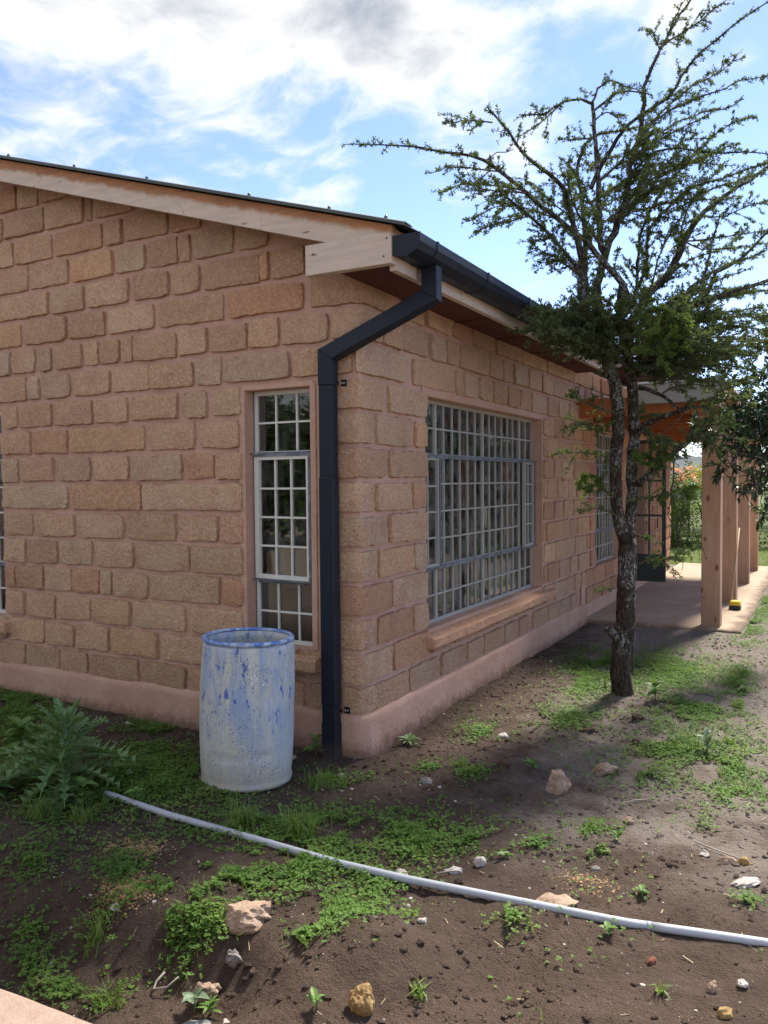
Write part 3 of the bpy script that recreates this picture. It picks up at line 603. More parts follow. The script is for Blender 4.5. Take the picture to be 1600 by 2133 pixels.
    if sill:
        # rough stone sill, slightly crowned and chipped along its front
        sa, sb = (a-.06, b+.075) if side_ == 'g' else (a-.055, b+.26); V = []; us_ = np.arange(sa, sb+.02, .035); prof = [(RC+.0, z0-.012), (.0, z0-.03), (-.085, z0-.045), (-.097, z0-.056), (-.097, z0-.115), (-.088, z0-.128), (.0, z0-.128)]
        for q, u in enumerate(us_):
            for j, (d, z) in enumerate(prof):
                e = .007*float(vn(u*13, j*1.7, 41))+.006*float(vn(u*31, j*2.1, 42)) if 0 < j < 6 else 0; sh = (.012 if q in (0, len(us_)-1) and 1 < j < 6 else 0)
                V.append((u, d+e+sh, z+e*.8) if side_ == 'g' else (-(d+e+sh), u, z+e*.8))
        n = len(prof); Fc = [(i*n+j, (i+1)*n+j, (i+1)*n+j+1, i*n+j+1) for i in range(len(us_)-1) for j in range(n-1)]+[tuple(range(n)), tuple(range((len(us_)-1)*n, len(us_)*n))[::-1]]
        o = mesh_obj('sill', V, Fc, 'stone_block', wn, False); o.color = (1.16, 1.12, 1.08, 1)
    # smooth mortar reveal round the opening, 4 mm inside the core
    return wn
ZR = [WZ0, .622, .847, 1.072, 1.277, 1.490, 1.715, 1.925, WZ1]
ZR = [WZ0, .625, .842, 1.062, 1.278, 1.495, 1.713, 1.925, WZ1]
window('g', [-.900, -.719, -.547, -.373], ZR, [], 'narrow white window with one steel casement ajar beside the downpipe', [(0, 3, math.radians(5), 'l')])
window('g', [-4.617, -4.44, -4.26, -4.07, -3.88, -3.69, -3.473], ZR, [3], 'white barred window cut off by the left edge of the view')
window('s', [.968, 1.155, 1.342, 1.512, 1.681, 1.839, 2.003, 2.174, 2.338, 2.51, 2.667, 2.828, 2.987, 3.137, 3.315, 3.505, 3.709], ZR, [2, 8, 14], 'wide many-paned window with white bars and a stone sill', [(0, 2, math.radians(2), 'l'), (14, 16, math.radians(4), 'r')])
window('s', [5.933, 6.09, 6.25, 6.41, 6.57, 6.73, 6.89, 7.05, 7.20, 7.357], ZR, [5], 'far many-paned window under the veranda behind the tree trunk', sill=False)
MB().box(-.12, .012, 5.90, 7.42, .395, .4095).obj('window_ledge', 'mortar', house)
# lintel shadow gap boards above the openings
for a, b in ((-.93, -.34),): MB().box(a, b, -.006, .004, 2.142, 2.18, .004).obj('lintel', 'mortar', house)
MB().box(-.004, .006, .90, 3.78, 2.142, 2.215, .004).obj('lintel', 'mortar', house)
# jamb render bands
for u0, u1 in ((-.955, -.904), (-.369, -.325)): MB().box(u0, u1, -.008, .0035, .41, 2.16, .003).obj('jamb', 'mortar', house)
MB().box(-.0035, .008, 3.713, 3.76, .41, 2.16, .003).obj('jamb', 'mortar', house)

# ---- rooms behind the glass
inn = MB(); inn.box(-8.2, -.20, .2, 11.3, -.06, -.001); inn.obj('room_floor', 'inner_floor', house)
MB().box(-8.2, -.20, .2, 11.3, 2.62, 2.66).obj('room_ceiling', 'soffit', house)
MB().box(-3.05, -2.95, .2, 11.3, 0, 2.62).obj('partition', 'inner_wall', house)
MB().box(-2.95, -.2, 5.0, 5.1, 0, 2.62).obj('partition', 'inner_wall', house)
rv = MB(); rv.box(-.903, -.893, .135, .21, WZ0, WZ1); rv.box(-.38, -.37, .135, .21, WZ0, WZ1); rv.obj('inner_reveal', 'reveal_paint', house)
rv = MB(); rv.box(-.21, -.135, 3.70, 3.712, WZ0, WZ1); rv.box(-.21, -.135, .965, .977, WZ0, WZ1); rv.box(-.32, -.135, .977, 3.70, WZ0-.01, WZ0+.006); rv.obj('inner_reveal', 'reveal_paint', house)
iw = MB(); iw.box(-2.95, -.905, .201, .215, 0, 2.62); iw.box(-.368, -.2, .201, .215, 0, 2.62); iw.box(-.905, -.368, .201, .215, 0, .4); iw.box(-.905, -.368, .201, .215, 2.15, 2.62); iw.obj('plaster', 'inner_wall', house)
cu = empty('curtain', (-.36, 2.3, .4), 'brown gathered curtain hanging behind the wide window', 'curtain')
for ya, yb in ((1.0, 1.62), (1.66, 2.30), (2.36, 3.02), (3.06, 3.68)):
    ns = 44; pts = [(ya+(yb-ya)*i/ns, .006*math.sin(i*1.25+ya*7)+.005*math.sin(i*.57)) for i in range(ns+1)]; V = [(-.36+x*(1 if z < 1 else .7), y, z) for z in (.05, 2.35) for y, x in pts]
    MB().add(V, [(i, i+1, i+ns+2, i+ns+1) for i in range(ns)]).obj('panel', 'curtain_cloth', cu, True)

# ---- roof
SL = .305
def zr(x): return 3.108-SL*x
rf = empty('roof', (0, 0, 2.9)); rf.parent = house; rf.location = WL[rf.name]-WL[house.name]
mb = MB(); ys = (-.345, 12.2)
V = []
ribs = []
n = 62
for i in range(n+1):
    y = ys[0]+(ys[1]-ys[0])*i/n; hz_ = .008 if i % 2 else 0.
    for t in (0, -.004):
        V += [(.505, y, zr(.505)+hz_+t), (-4.2, y, zr(-4.2)+hz_+t), (-8.9, y, zr(.505)+hz_+t)]
Fc = []
for i in range(n):
    a = i*6; b = a+6
    Fc += [(a, b, b+1, a+1), (a+1, b+1, b+2, a+2), (a+3, a+4, b+4, b+3), (a+4, a+5, b+5, b+4), (a, a+3, b+3, b)]
Fc += [(0, 1, 4, 3), (1, 2, 5, 4)]
mesh_obj('roof_sheet', V, Fc, 'roof_sheet', rf)
# rolled verge flashing along the gable edge
mb = MB(); pr = [(-.352, .004), (-.352, .022), (-.33, .030), (-.24, .026), (-.24, .020), (-.33, .022), (-.344, .018), (-.344, .004)]
for xa, xb in ((.505, -4.2), (-4.2, -8.9)):
    Vv = [(xa, y, (zr(xa) if xa > -8 else zr(.505))+z-.012) for y, z in pr]+[(xb, y, (zr(xb) if xb > -8 else zr(.505))+z-.012) for y, z in pr]; k = len(pr)
    mb.add(Vv, [(i, (i+1) % k, k+(i+1) % k, k+i) for i in range(k)]+[tuple(range(k))[::-1], tuple(range(k, 2*k))])
mb.obj('verge_flashing', 'roof_sheet', rf)
for x in (-2.86, -2.15, -1.45, -.59, .0, .38):
    b_ = MB(); b_.tube([(x, -.325, zr(x)+.012), (x, -.325, zr(x)+.028), (x, -.325, zr(x)+.036)], [.011, .010, .004], 8); b_.obj('roof_screw', 'roof_sheet', rf)
# soffit under the sheet, battens and rafter tails
def slab_x(mb, xa, xb, y0, y1, t0, t1):
    V = [(x, y, zr(x)+t) for x in (xa, xb) for y in (y0, y1) for t in (t0, t1)]
    return mb.add(V, [(0, 1, 3, 2), (4, 6, 7, 5), (0, 4, 5, 1), (2, 3, 7, 6), (0, 2, 6, 4), (1, 5, 7, 3)])
slab_x(MB(), .36, -4.2, -.255, 12.15, -.035, -.02).obj('soffit', 'soffit', rf)
for y in np.arange(.6, 12, 1.15): slab_x(MB(), .36, -.4, y, y+.05, -.16, -.0355).obj('rafter_tail', 'soffit', rf)
for x in (.22, -.12): slab_x(MB(), x, x-.05, -.25, 12., -.075, -.0358).obj('batten', 'soffit', rf)
MB().box(.026, .3655, -.2615, 4.98, 2.762, 2.776).obj('eave_soffit', 'soffit', rf)
for y in np.arange(.55, 4.9, .9): MB().box(.026, .3655, y, y+.022, 2.7545, 2.7615).obj('soffit_strip', 'soffit', rf)
# barge board in two lengths, eave box end and fascia
def barge(xa, xb, y0, y1, top, bot):
    V = [(x, y, zr(x)+t) for x in (xa, xb) for y in (y0, y1) for t in (bot, top)]
    return MB().add(V, [(0, 1, 3, 2), (4, 6, 7, 5), (0, 4, 5, 1), (2, 3, 7, 6), (0, 2, 6, 4), (1, 5, 7, 3)])
barge(.41, -.512, -.304, -.258, -.012, -.178).obj('barge_board', 'bleached_timber', rf)
barge(-.516, -4.198, -.300, -.256, -.012, -.176).obj('barge_board', 'bleached_timber', rf)
V = [(x, y, zr(x if x > -4.2 else -8.4-x)+t) for x in (-4.202, -8.8) for y in (-.30, -.256) for t in (-.176, -.012)]
MB().add(V, [(0, 1, 3, 2), (4, 6, 7, 5), (0, 4, 5, 1), (2, 3, 7, 6), (0, 2, 6, 4), (1, 5, 7, 3)]).obj('barge_board', 'bleached_timber', rf)
eb = MB().box(-.180, .408, -.318, -.262, 2.757, 2.938, .003).obj('eave_board', 'bleached_timber', rf)
eb['label'] = 'short horizontal bleached board closing the eave end'
for y0, y1 in ((-.2615, 3.1), (3.104, 4.98)): MB().box(.366, .411, y0, y1, 2.728, 2.962, .003).obj('fascia_board', 'bleached_timber', rf)
for x, z in ((-.12, 2.88), (.36, 2.80), (.38, 2.90)): MB().tube([(x, -.322, z), (x, -.317, z)], .005, 6).obj('nail', 'black_metal', rf)

# ---- gutter and downpipe
gt = empty('gutter', (.5, 2.3, 2.79)); gt.parent = house; gt.location = WL[gt.name]-WL[house.name]; gt['label'] = 'black angular metal gutter along the eave'
go_ = [(.413, 2.800), (.500, 2.788), (.562, 2.822), (.582, 2.862), (.584, 2.908)]; gi = [(x-.004 if x > .45 else x, z+.005) for x, z in go_]; gi[-1] = (.579, 2.908); gi[0] = (.418, 2.806)
prof = [(.413, 2.908)]+go_+gi[::-1]+[(.418, 2.908)]
bx = MB(); bx.prism(prof, -.30, 5.0, lambda p, q, t: (p, t, q)); bx.obj('trough', 'dark_gutter', gt)
MB().prism([(.411, 2.910), (.411, 2.797), (.501, 2.785), (.565, 2.820), (.585, 2.861), (.587, 2.910)], -.308, -.3005, lambda p, q, t: (p, t, q)).obj('end_cap', 'dark_gutter', gt)
for y in (-.066, .742, 1.592, 2.44, 3.29, 4.14):
    pr = [(.412, 2.796), (.5, 2.784), (.566, 2.819), (.587, 2.861), (.589, 2.912), (.584, 2.912), (.5825, 2.862), (.5625, 2.8225), (.5, 2.789), (.412, 2.801)]
    MB().prism(pr, y-.012, y+.012, lambda p, q, t: (p, t, q)).obj('gutter_strap', 'dark_gutter', gt)
dp = empty('downpipe', (-.17, -.1, -.25)); dp.parent = house; dp.location = WL[dp.name]-WL[house.name]; dp['label'] = 'black square downpipe bent from the gutter down the wall corner'
pw, pd = .051, .040; px_, py_ = -.168, -.098
def sq(c, ax, ay): return [tuple(Vector(c)+Vector(ax)*i+Vector(ay)*j) for i, j in ((-1, -1), (1, -1), (1, 1), (-1, 1))]
def loft(rings):
    mb = MB(); V = [v for r in rings for v in r]; n = 4
    return mb.add(V, [(i*n+k, i*n+(k+1) % n, (i+1)*n+(k+1) % n, (i+1)*n+k) for i in range(len(rings)-1) for k in range(n)]+[(3, 2, 1, 0), tuple(range(len(V)-4, len(V)))])
def bevel_obj(mb, name, m, parent, w=.004):
    o = mb.obj(name, m, parent); md = o.modifiers.new('bevel', 'BEVEL'); md.width = w; md.segments = 2; md.limit_method = 'ANGLE'; return o
ex, ey = (pw, 0, 0), (0, pd, 0)
bevel_obj(loft([sq((px_, py_, -.262), ex, ey), sq((px_, py_, -.02), ex, ey)]), 'pipe_shoe', 'dark_gutter', dp)
bevel_obj(loft([sq((px_, py_, -.019), (pw-.003, 0, 0), (0, pd-.003, 0)), sq((px_, py_, .10), (pw-.003, 0, 0), (0, pd-.003, 0))]), 'pipe_length', 'dark_gutter', dp)
bevel_obj(loft([sq((px_, py_, .101), ex, ey), sq((px_, py_, 1.545), ex, ey)]), 'pipe_length', 'dark_gutter', dp)
bevel_obj(loft([sq((px_, py_, 1.546), (pw-.003, 0, 0), (0, pd-.003, 0)), sq((px_, py_, 2.12), (pw-.003, 0, 0), (0, pd-.003, 0))]), 'pipe_length', 'dark_gutter', dp)
# swan neck: mitred elbows
A, B = Vector((px_, py_, 2.31)), Vector((.495, .03, 2.625))
dr = (B-A).normalized(); up = Vector((0, 0, 1)); mit = (dr+up).normalized(); hz0 = dr.cross(up).normalized()
def mring(c, dirn, s=1.):
    # square section vertical pipe cut by the mitre plane with normal mit
    out = []
    for i, j in ((-1, -1), (1, -1), (1, 1), (-1, 1)):
        q = Vector(c)+Vector((pw*i*s, pd*j*s, 0)); q = q+up*(-((q-Vector(c)).dot(mit))/mit.dot(up)); out.append(tuple(q))
    return out
bevel_obj(loft([sq((px_, py_, 2.121), ex, ey), mring(A, up)]), 'elbow_foot', 'dark_gutter', dp)
bevel_obj(loft([mring(A, up, .995), mring(B, up, .995)]), 'offset_pipe', 'dark_gutter', dp)
bevel_obj(loft([mring(B, up), sq((B.x, B.y, 2.80), ex, ey)]), 'outlet', 'dark_gutter', dp)
for z in (2.14, .05):
    b_ = MB(); b_.box(px_+pw+.002, px_+pw+.045, -.030, -.022, z-.022, z+.022, .003); b_.box(px_-pw-.004, px_+pw+.004, -.0575, -.050, z-.012, z+.012, .002); b_.obj('pipe_bracket', 'black_metal', dp)
    for q in (.014, .030): MB().tube([(px_+pw+q, -.0305, z), (px_+pw+q, -.036, z)], .0055, 7).obj('bracket_screw', 'pale_stone', dp)

# ---- veranda
SZ = -.185
V = []; us = list(np.arange(0, 1.72, .08)); vs = [5.32+.1*i for i in range(80)]
sl_ = MB(); outl = []
def slab():
    # top sheet with a worn, wavering front and side lip
    xs = np.linspace(-.02, 1.78, 40); yv = np.linspace(5.36, 12.9, 110); Vt = []
    for i, x in enumerate(xs):
        for j, y in enumerate(yv):
            fx = x; fy = y
            if j == 0: fy = y+.05*float(vn(x*3, 1, 51))+.03*float(vn(x*11, 2, 52))
            if i == len(xs)-1: fx = x+.05*float(vn(y*2, 1, 53))+.03*float(vn(y*9, 1, 54))
            Vt.append((fx, fy, SZ+.012*float(vn(x*1.7, y*1.7, 55))+.005*float(vn(x*9, y*9, 56))-(.02 if j == 0 or i == len(xs)-1 else 0)))
    m_ = len(yv); Fc = [(i*m_+j, (i+1)*m_+j, (i+1)*m_+j+1, i*m_+j+1) for i in range(len(xs)-1) for j in range(m_-1)]
    nb = len(Vt); bot = []
    for i in range(len(xs)): Vt.append((Vt[i*m_][0], Vt[i*m_][1]+.03, -.36))
    Fc += [(i*m_, nb+i, nb+i+1, (i+1)*m_) for i in range(len(xs)-1)]
    nb2 = len(Vt); e = (len(xs)-1)*m_
    for j in range(m_): Vt.append((Vt[e+j][0]-.02, Vt[e+j][1], -.36))
    Fc += [(e+j, nb2+j, nb2+j+1, e+j+1) for j in range(m_-1)]
    o = mesh_obj('veranda_slab', Vt, [f[::-1] for f in Fc], 'screed', None, True); tag(o, 'worn cement slab of the veranda', kind='structure')
slab()
ver = empty('veranda', (.8, 8.5, SZ), 'timber veranda on square posts with orange stained beams', 'veranda')
for xr, y in ((1.533, 5.50), (1.516, 7.55), (1.497, 9.85), (1.482, 11.95)):
    MB().box(xr-.205, xr, y, y+.20, SZ-.02, 2.21, .006).obj('post', 'post_timber', ver)
MB().box(1.30, 1.55, 5.20, 12.35, 2.215, 2.40, .005).obj('side_beam', 'post_timber', ver)
MB().box(.012, 1.56, 5.05, 5.10, 2.245, 2.46, .004).obj('front_beam', 'beam_timber', ver)
MB().box(.62, 1.60, 4.985, 5.045, 2.365, 2.585, .004).obj('front_fascia', 'grey_board', ver)
for i, y in enumerate(np.arange(5.75, 12.3, .62)): MB().box(.012, 1.295, y, y+.045, 2.225, 2.405, .003).obj('joist', 'beam_timber', ver)
for i in range(11):
    x0 = .012+i*.15; MB().box(x0, x0+.147, 5.105, 12.3, 2.408, 2.43).obj('ceiling_board', 'beam_timber', ver)
for i in range(4): MB().box(1.562, 1.585, 4.99+i*1.85, 4.99+i*1.85+1.84, 2.42, 2.56, .003).obj('edge_board', 'post_timber', ver)
MB().box(.6, 1.60, 4.97, 12.4, 2.588, 2.61).obj('veranda_roof', 'white_sheet', ver)
# ---- open door leaf (floor level is the top of the plinth)
dr_ = empty('door', (.2, 8.05, .02)); dr_.parent = house; dr_.location = WL[dr_.name]-WL[house.name]; dr_['label'] = 'dark green steel glazed door leaf standing open onto the veranda'
y0 = 8.0; xa, xb, z0, z1 = .02, .515, .0, 2.1; st = .055
mb = MB(); mb.box(xa, xa+st, y0, y0+.04, z0, z1); mb.box(xb-st, xb, y0, y0+.04, z0, z1); mb.box(xa+st, xb-st, y0, y0+.04, z0, z0+.05); mb.box(xa+st, xb-st, y0, y0+.04, z1-.05, z1); mb.box(xa+st, xb-st, y0, y0+.04, .36, .41); mb.obj('door_frame', 'door_paint', dr_)
MB().box(xa+st, xb-st, y0+.012, y0+.03, .0505, .3595).obj('kick_panel', 'door_paint', dr_)
xm = (xa+xb)/2+.01; MB().box(xm-.012, xm+.012, y0+.004, y0+.034, .411, z1-.051).obj('glazing_bar', 'door_paint', dr_)
zz = [.41, .985, 1.5, z1-.05]
for z in zz[1:3]: 
    for a, b in ((xa+st, xm-.0125), (xm+.0125, xb-st)): MB().box(a, b, y0+.003, y0+.035, z-.014, z+.014).obj('glazing_bar', 'door_paint', dr_)
for q0, q1 in zip(zz, zz[1:]):
    for a, b in ((xa+st, xm-.012), (xm+.012, xb-st)): MB().add([(a, y0+.02, q0+.013), (b, y0+.02, q0+.013), (b, y0+.02, q1-.013), (a, y0+.02, q1-.013)], [(0, 1, 2, 3)]).obj('pane', 'glass', dr_)
MB().tube([(xb-.11, y0-.002, .93), (xb-.11, y0-.035, .94), (xb-.11, y0-.04, .86), (xb-.11, y0-.03, .80)], .008, 7).obj('handle', 'black_metal', dr_)
# broom leaning against the second post
br = empty('broom', (1.57, 7.05, SZ), 'yellow broom with a pale stick leaning between the veranda posts', 'broom')
MB().tube([(1.505, 7.02, -.10), (1.555, 7.50, .85)], .011, 8).obj('broom_stick', 'broom_wood', br, True)
MB().box(1.49, 1.62, 6.93, 7.08, -.135, -.075, .012).obj('broom_head', 'broom_yellow', br)
MB().box(1.485, 1.625, 6.925, 7.085, -.19, -.136, .01).obj('bristles', 'broom_bristle', br)

PATCH=[(-2.8,-0.39,0.3,0.15,-0.58,0.44,1.0),(-2.01,-0.92,0.23,0.12,-0.42,0.33,1.0),(-2.01,-1.33,0.16,0.08,-0.48,0.32,1.0),(-1.46,-0.37,0.16,0.08,-0.31,0.31,1.2),(-1.01,-0.85,0.18,0.09,-0.28,0.28,1.2),(-0.56,-0.84,0.25,0.13,-0.15,0.18,1.0),(-0.76,-1.02,0.15,0.08,-0.16,0.16,1.0),(-1.23,-1.23,0.35,0.18,-0.37,0.31,0.8),(0.05,-1.17,0.28,0.15,-0.14,0.19,0.8),(0.42,-1.04,0.26,0.13,-0.15,0.24,0.9),(0.82,-0.88,0.16,0.08,-0.12,0.25,1.1),(0.48,-1.41,0.29,0.15,-0.12,0.17,0.9),(0.31,-1.68,0.23,0.12,-0.11,0.14,0.9),(0.24,-1.91,0.2,0.1,-0.14,0.15,1.0),(0.23,-2.01,0.14,0.07,-0.12,0.12,0.9),(0.45,-1.97,0.15,0.08,-0.07,0.08,0.8),(0.85,-1.71,0.21,0.11,-0.09,0.14,1.0),(0.87,-1.92,0.1,0.05,-0.05,0.07,0.8),(-0.2,-1.83,0.12,0.06,-0.12,0.12,0.8),(0.88,-1.41,0.11,0.06,-0.07,0.13,0.6),(1.07,-0.79,0.15,0.08,-0.07,0.17,0.6),(-0.64,-1.97,0.14,0.07,-0.17,0.13,0.4),(-0.2,-2.32,0.1,0.05,-0.11,0.09,0.5),(0.05,-2.37,0.13,0.07,-0.1,0.08,0.6),(-0.34,-2.21,0.09,0.05,-0.09,0.07,0.5),(-0.01,-2.15,0.07,0.04,-0.14,0.12,0.35),(0.52,0.81,0.18,0.09,-0.1,0.25,0.35),(0.94,1.35,0.31,0.16,-0.1,0.35,0.4),(0.81,2.54,0.22,0.11,-0.17,0.68,0.7),(0.75,3.29,0.28,0.14,-0.15,0.61,0.6),(1.37,3.27,0.35,0.17,-0.14,0.88,1.0),(1.75,1.98,0.38,0.19,-0.09,0.68,0.6),(1.73,1.03,0.41,0.21,-0.06,0.39,0.5),(1.68,0.47,0.25,0.13,-0.05,0.24,0.3),(2.09,0.85,0.23,0.12,-0.05,0.54,0.45),(2.18,0.41,0.16,0.09,-0.02,0.22,0.5),(1.57,-0.42,0.11,0.06,-0.02,0.09,0.7),(0.74,0.02,0.11,0.06,-0.05,0.11,0.7),(1.94,3.13,0.15,0.07,-0.08,0.91,0.5),(1.79,6.07,0.2,0.1,-0.11,1.42,0.6),(1.81,8.31,0.24,0.12,-0.1,1.54,0.8),(1.4,-0.73,0.08,0.04,-0.02,0.07,0.6),(1.67,-0.65,0.08,0.04,-0.02,0.07,0.6),(2.02,-0.07,0.13,0.07,-0.01,0.11,0.3),(2.33,-0.91,0.07,0.04,-0.0,0.06,0.6),(1.52,-1.43,0.08,0.04,-0.03,0.07,0.7),(0.48,0.03,0.1,0.05,-0.04,0.09,0.5),(0.03,-0.37,0.26,0.13,-0.07,0.12,0.35),(1.16,-1.6,0.05,0.03,-0.03,0.06,0.4)]
STONES=[(1.262,0.032,0.123,0.15),(1.422,0.471,0.152,0.082),(0.571,-1.88,0.203,0.116),(1.625,-1.248,0.196,0.078),(0.58,-2.148,0.09,0.081),(1.253,-2.154,0.08,0.08),(0.616,-2.042,0.064,0.055),(0.624,-2.255,0.104,0.035),(0.741,-2.236,0.031,0.061),(1.218,-1.019,0.053,0.062),(1.133,-1.125,0.078,0.039),(0.929,-1.237,0.069,0.03),(2.211,-0.482,0.099,0.039),(2.283,-0.459,0.057,0.035),(2.309,-0.706,0.123,0.045),(0.66,0.804,0.073,0.04),(1.72,-0.241,0.064,0.039),(2.109,-0.441,0.054,0.036),(0.545,-0.175,0.079,0.04),(1.212,-1.608,0.047,0.028),(0.876,0.219,0.082,0.047),(0.951,1.499,0.065,0.043),(1.079,1.559,0.057,0.043),(1.411,1.55,0.09,0.049),(1.129,1.165,0.121,0.047),(1.729,1.746,0.07,0.042),(1.496,1.048,0.064,0.045),(2.058,-1.446,0.035,0.028),(2.268,-1.54,0.036,0.052),(2.358,-1.477,0.039,0.029),(2.322,-1.666,0.068,0.062),(-0.387,-0.256,0.073,0.049),(0.048,-0.339,0.052,0.035),(-0.02,-2.034,0.04,0.028),(-1.848,-0.22,0.049,0.028),(1.694,-0.823,0.043,0.03),(0.867,0.748,0.051,0.032),(1.581,-0.373,0.058,0.034),(1.106,-0.344,0.036,0.036),(0.302,-0.015,0.048,0.024),(2.084,-1.524,0.034,0.04),(1.858,-0.151,0.039,0.03),(1.198,-1.933,0.024,0.017),(1.667,-1.115,0.028,0.02),(0.17,-2.425,0.021,0.018),(0.95,-2.133,0.024,0.024),(2.051,-0.212,0.029,0.019),(1.338,-1.765,0.021,0.018),(1.052,-0.856,0.037,0.037),(1.589,0.017,0.032,0.026)]
LEDGE = (0.692, -3.076, 1.088, -3.050)
# ------------------------------------------------------------------ ledge at the lower left
a_ = math.atan2(LEDGE[3]-LEDGE[1], LEDGE[2]-LEDGE[0])
lg = MB(); n = 60
Vt = []
for i in range(n+1):
    s = -2.0+3.35*i/n; c0 = Vector((LEDGE[0], LEDGE[1], 0))+Vector((math.cos(a_), math.sin(a_), 0))*s; nn = Vector((math.sin(a_), -math.cos(a_), 0))
    w_ = .006*float(vn(s*9, 1, 61))+.004*float(vn(s*30, 1, 62))
    for d, z in ((.0, -.7), (.0-w_, .17), (.006-w_, .188), (.022, .2), (.10, .203), (.20, .2), (.28, .2), (.30, .17), (.30, -.7)):
        q = c0+nn*d; Vt.append((q.x, q.y, z+(.003*float(vn(s*7, d*20, 63)) if z > .1 else 0)))
k = 9; Fc = [(i*k+j, (i+1)*k+j, (i+1)*k+j+1, i*k+j+1) for i in range(n) for j in range(k-1)]+[tuple(range(k)), tuple(range(n*k, n*k+k))[::-1]]
ledge = mesh_obj('garden_wall', Vt, Fc, 'ledge_render', None); tag(ledge, 'pale pink rendered wall top in the near left corner', 'wall')

# ------------------------------------------------------------------ drum
bx_, by_ = -.452, -.605; bz = float(gh(bx_, by_))-.012
drum = empty('plastic_drum', (bx_, by_, bz), 'open plastic drum smeared with grey and blue paint below the narrow window', 'drum'); drum.rotation_euler = (math.radians(-.6), math.radians(1.4), math.radians(20))
def lathe(name, prof, m, n=72, dent=False):
    V = []
    for j, (r, z) in enumerate(prof):
        for i in range(n):
            a = 2*math.pi*i/n; q = r
            if dent: q += .006*float(vn(a*1.3+9, z*5, 71))*2+(-.016*math.exp(-(((a-5.35)/.22)**2+((z-.205)/.018)**2))-.012*math.exp(-(((a-4.6)/.3)**2+((z-.19)/.012)**2)))*(r > .2)
            V.append((q*math.cos(a), q*math.sin(a), z))
    Fc = [(j*n+i, j*n+(i+1) % n, (j+1)*n+(i+1) % n, (j+1)*n+i) for j in range(len(prof)-1) for i in range(n)]
    me = bpy.data.meshes.new(name); me.from_pydata(V, [], Fc); me.materials.append(MAT[m]); me.polygons.foreach_set('use_smooth', np.ones(len(me.polygons), bool)); me.update()
    o = bpy.data.objects.new(name, me); COL.objects.link(o); o.parent = drum; return o
pr = [(.0, .012), (.22, .010), (.255, .0), (.270, .004), (.272, .02), (.264, .034), (.266, .05)]+[(.266+.016*math.sin(math.pi*min(1, t*.95)**.8), .05+.77*t) for t in np.linspace(.04, 1, 34)]
pr += [(.258, .826), (.252, .832), (.250, .838)]
inner = [(.244, .838), (.246, .80)]+[(.252+.014*math.sin(math.pi*t), .80-.77*t) for t in np.linspace(.05, 1, 16)]+[(0., .028)]
lathe('body', pr+inner, 'paint_smeared_plastic', dent=True)
lathe('rim', [(.2445, .846), (.2505, .838), (.262, .832), (.271, .836), (.2745, .844), (.272, .852), (.264, .857), (.255, .858), (.2465, .853), (.2445, .846)], 'blue_rim')

# ------------------------------------------------------------------ PVC pipe
def lerp_path(P, n):
    P = np.array(P, float); L = np.r_[0, np.cumsum(np.linalg.norm(np.diff(P, axis=0), axis=1))]; t = np.linspace(0, L[-1], n)
    return np.stack([np.interp(t, L, P[:, i]) for i in range(3)], 1)
pp = [(-.95, -1.235), (-.43, -1.294), (.0, -1.31), (.249, -1.322), (.642, -1.339), (1.004, -1.325), (1.331, -1.301), (1.635, -1.283), (1.917, -1.262), (2.174, -1.216), (2.419, -1.169), (3.0, -1.05)]
z0s = np.array([float(gh(x, y, 0)) for x, y in pp]); zz = np.full(len(pp), -.225); zz = np.maximum(zz, z0s+.012)
zz = np.convolve(np.r_[zz[0], zz, zz[-1]], [.25, .5, .25], 'valid')
pts = lerp_path([(x, y, z) for (x, y), z in zip(pp, zz)], 60)
pipe = empty('pvc_pipe', (1., -1.3, -.24), 'long grey plastic water pipe lying across the foreground', 'pipe')
k = 45; MB().tube([tuple(p) for p in pts[:k]], .0172, 16).obj('pipe_run', 'pvc', pipe, True); MB().tube([tuple(p) for p in pts[k-1:]], .0170, 16).obj('pipe_run', 'pvc', pipe, True)
MB().tube([tuple(pts[k-1]+(pts[k]-pts[k-1])*t) for t in (-.12, .12)], .0180, 16).obj('pipe_joint', 'pvc', pipe, True)

# ------------------------------------------------------------------ stones
def rock_mesh(name, w_, h_, dep, m, seed, sub=3, rough=.34, flat=0.):
    bm = bmesh.new(); bmesh.ops.create_icosphere(bm, subdivisions=sub, radius=1); r = random.Random(seed)
    pl = [(Vector((r.gauss(0, 1), r.gauss(0, 1), r.gauss(0, .8))).normalized(), r.uniform(.55, .9)) for _ in range(9)]
    for v in bm.verts:
        d = v.co.normalized(); rad = 1.
        for nrm, o in pl:
            c = d.dot(nrm)
            if c > .05: rad = min(rad, o/c)
        q = d*rad; nz = float(vn(q.x*3+seed, q.y*3+q.z*2.3, seed))*rough+float(vn(q.x*8+seed, q.y*8+q.z*7, seed+1))*rough*.5
        v.co = q*(1+nz)
        v.co = Vector((v.co.x*w_/2*1.15, v.co.y*dep/2*1.15, v.co.z*h_/2*1.15))
    me = bpy.data.meshes.new(name); bm.to_mesh(me); bm.free(); me.materials.append(MAT[m]); me.polygons.foreach_set('use_smooth', np.ones(len(me.polygons), bool)); me.set_sharp_from_angle(angle=math.radians(24)); return me
def stone(name, label, i, m, seed, asp=.8, sink=.25, hk=1., rz=None, sub=3, cat='stone', group=None):
    x, y, w_, h_ = STONES[i]; h_ *= hk; me = rock_mesh(name, w_, h_, w_*asp, m, seed, sub)
    o = bpy.data.objects.new(name, me); COL.objects.link(o); o.location = (x, y, float(gh(x, y))+h_*(.5-sink-.08)); o.rotation_euler = (random.uniform(-.2, .2), random.uniform(-.2, .2), math.radians(28.7)+(rz if rz is not None else random.uniform(-.4, .4)))
    tag(o, label, cat, group); return o
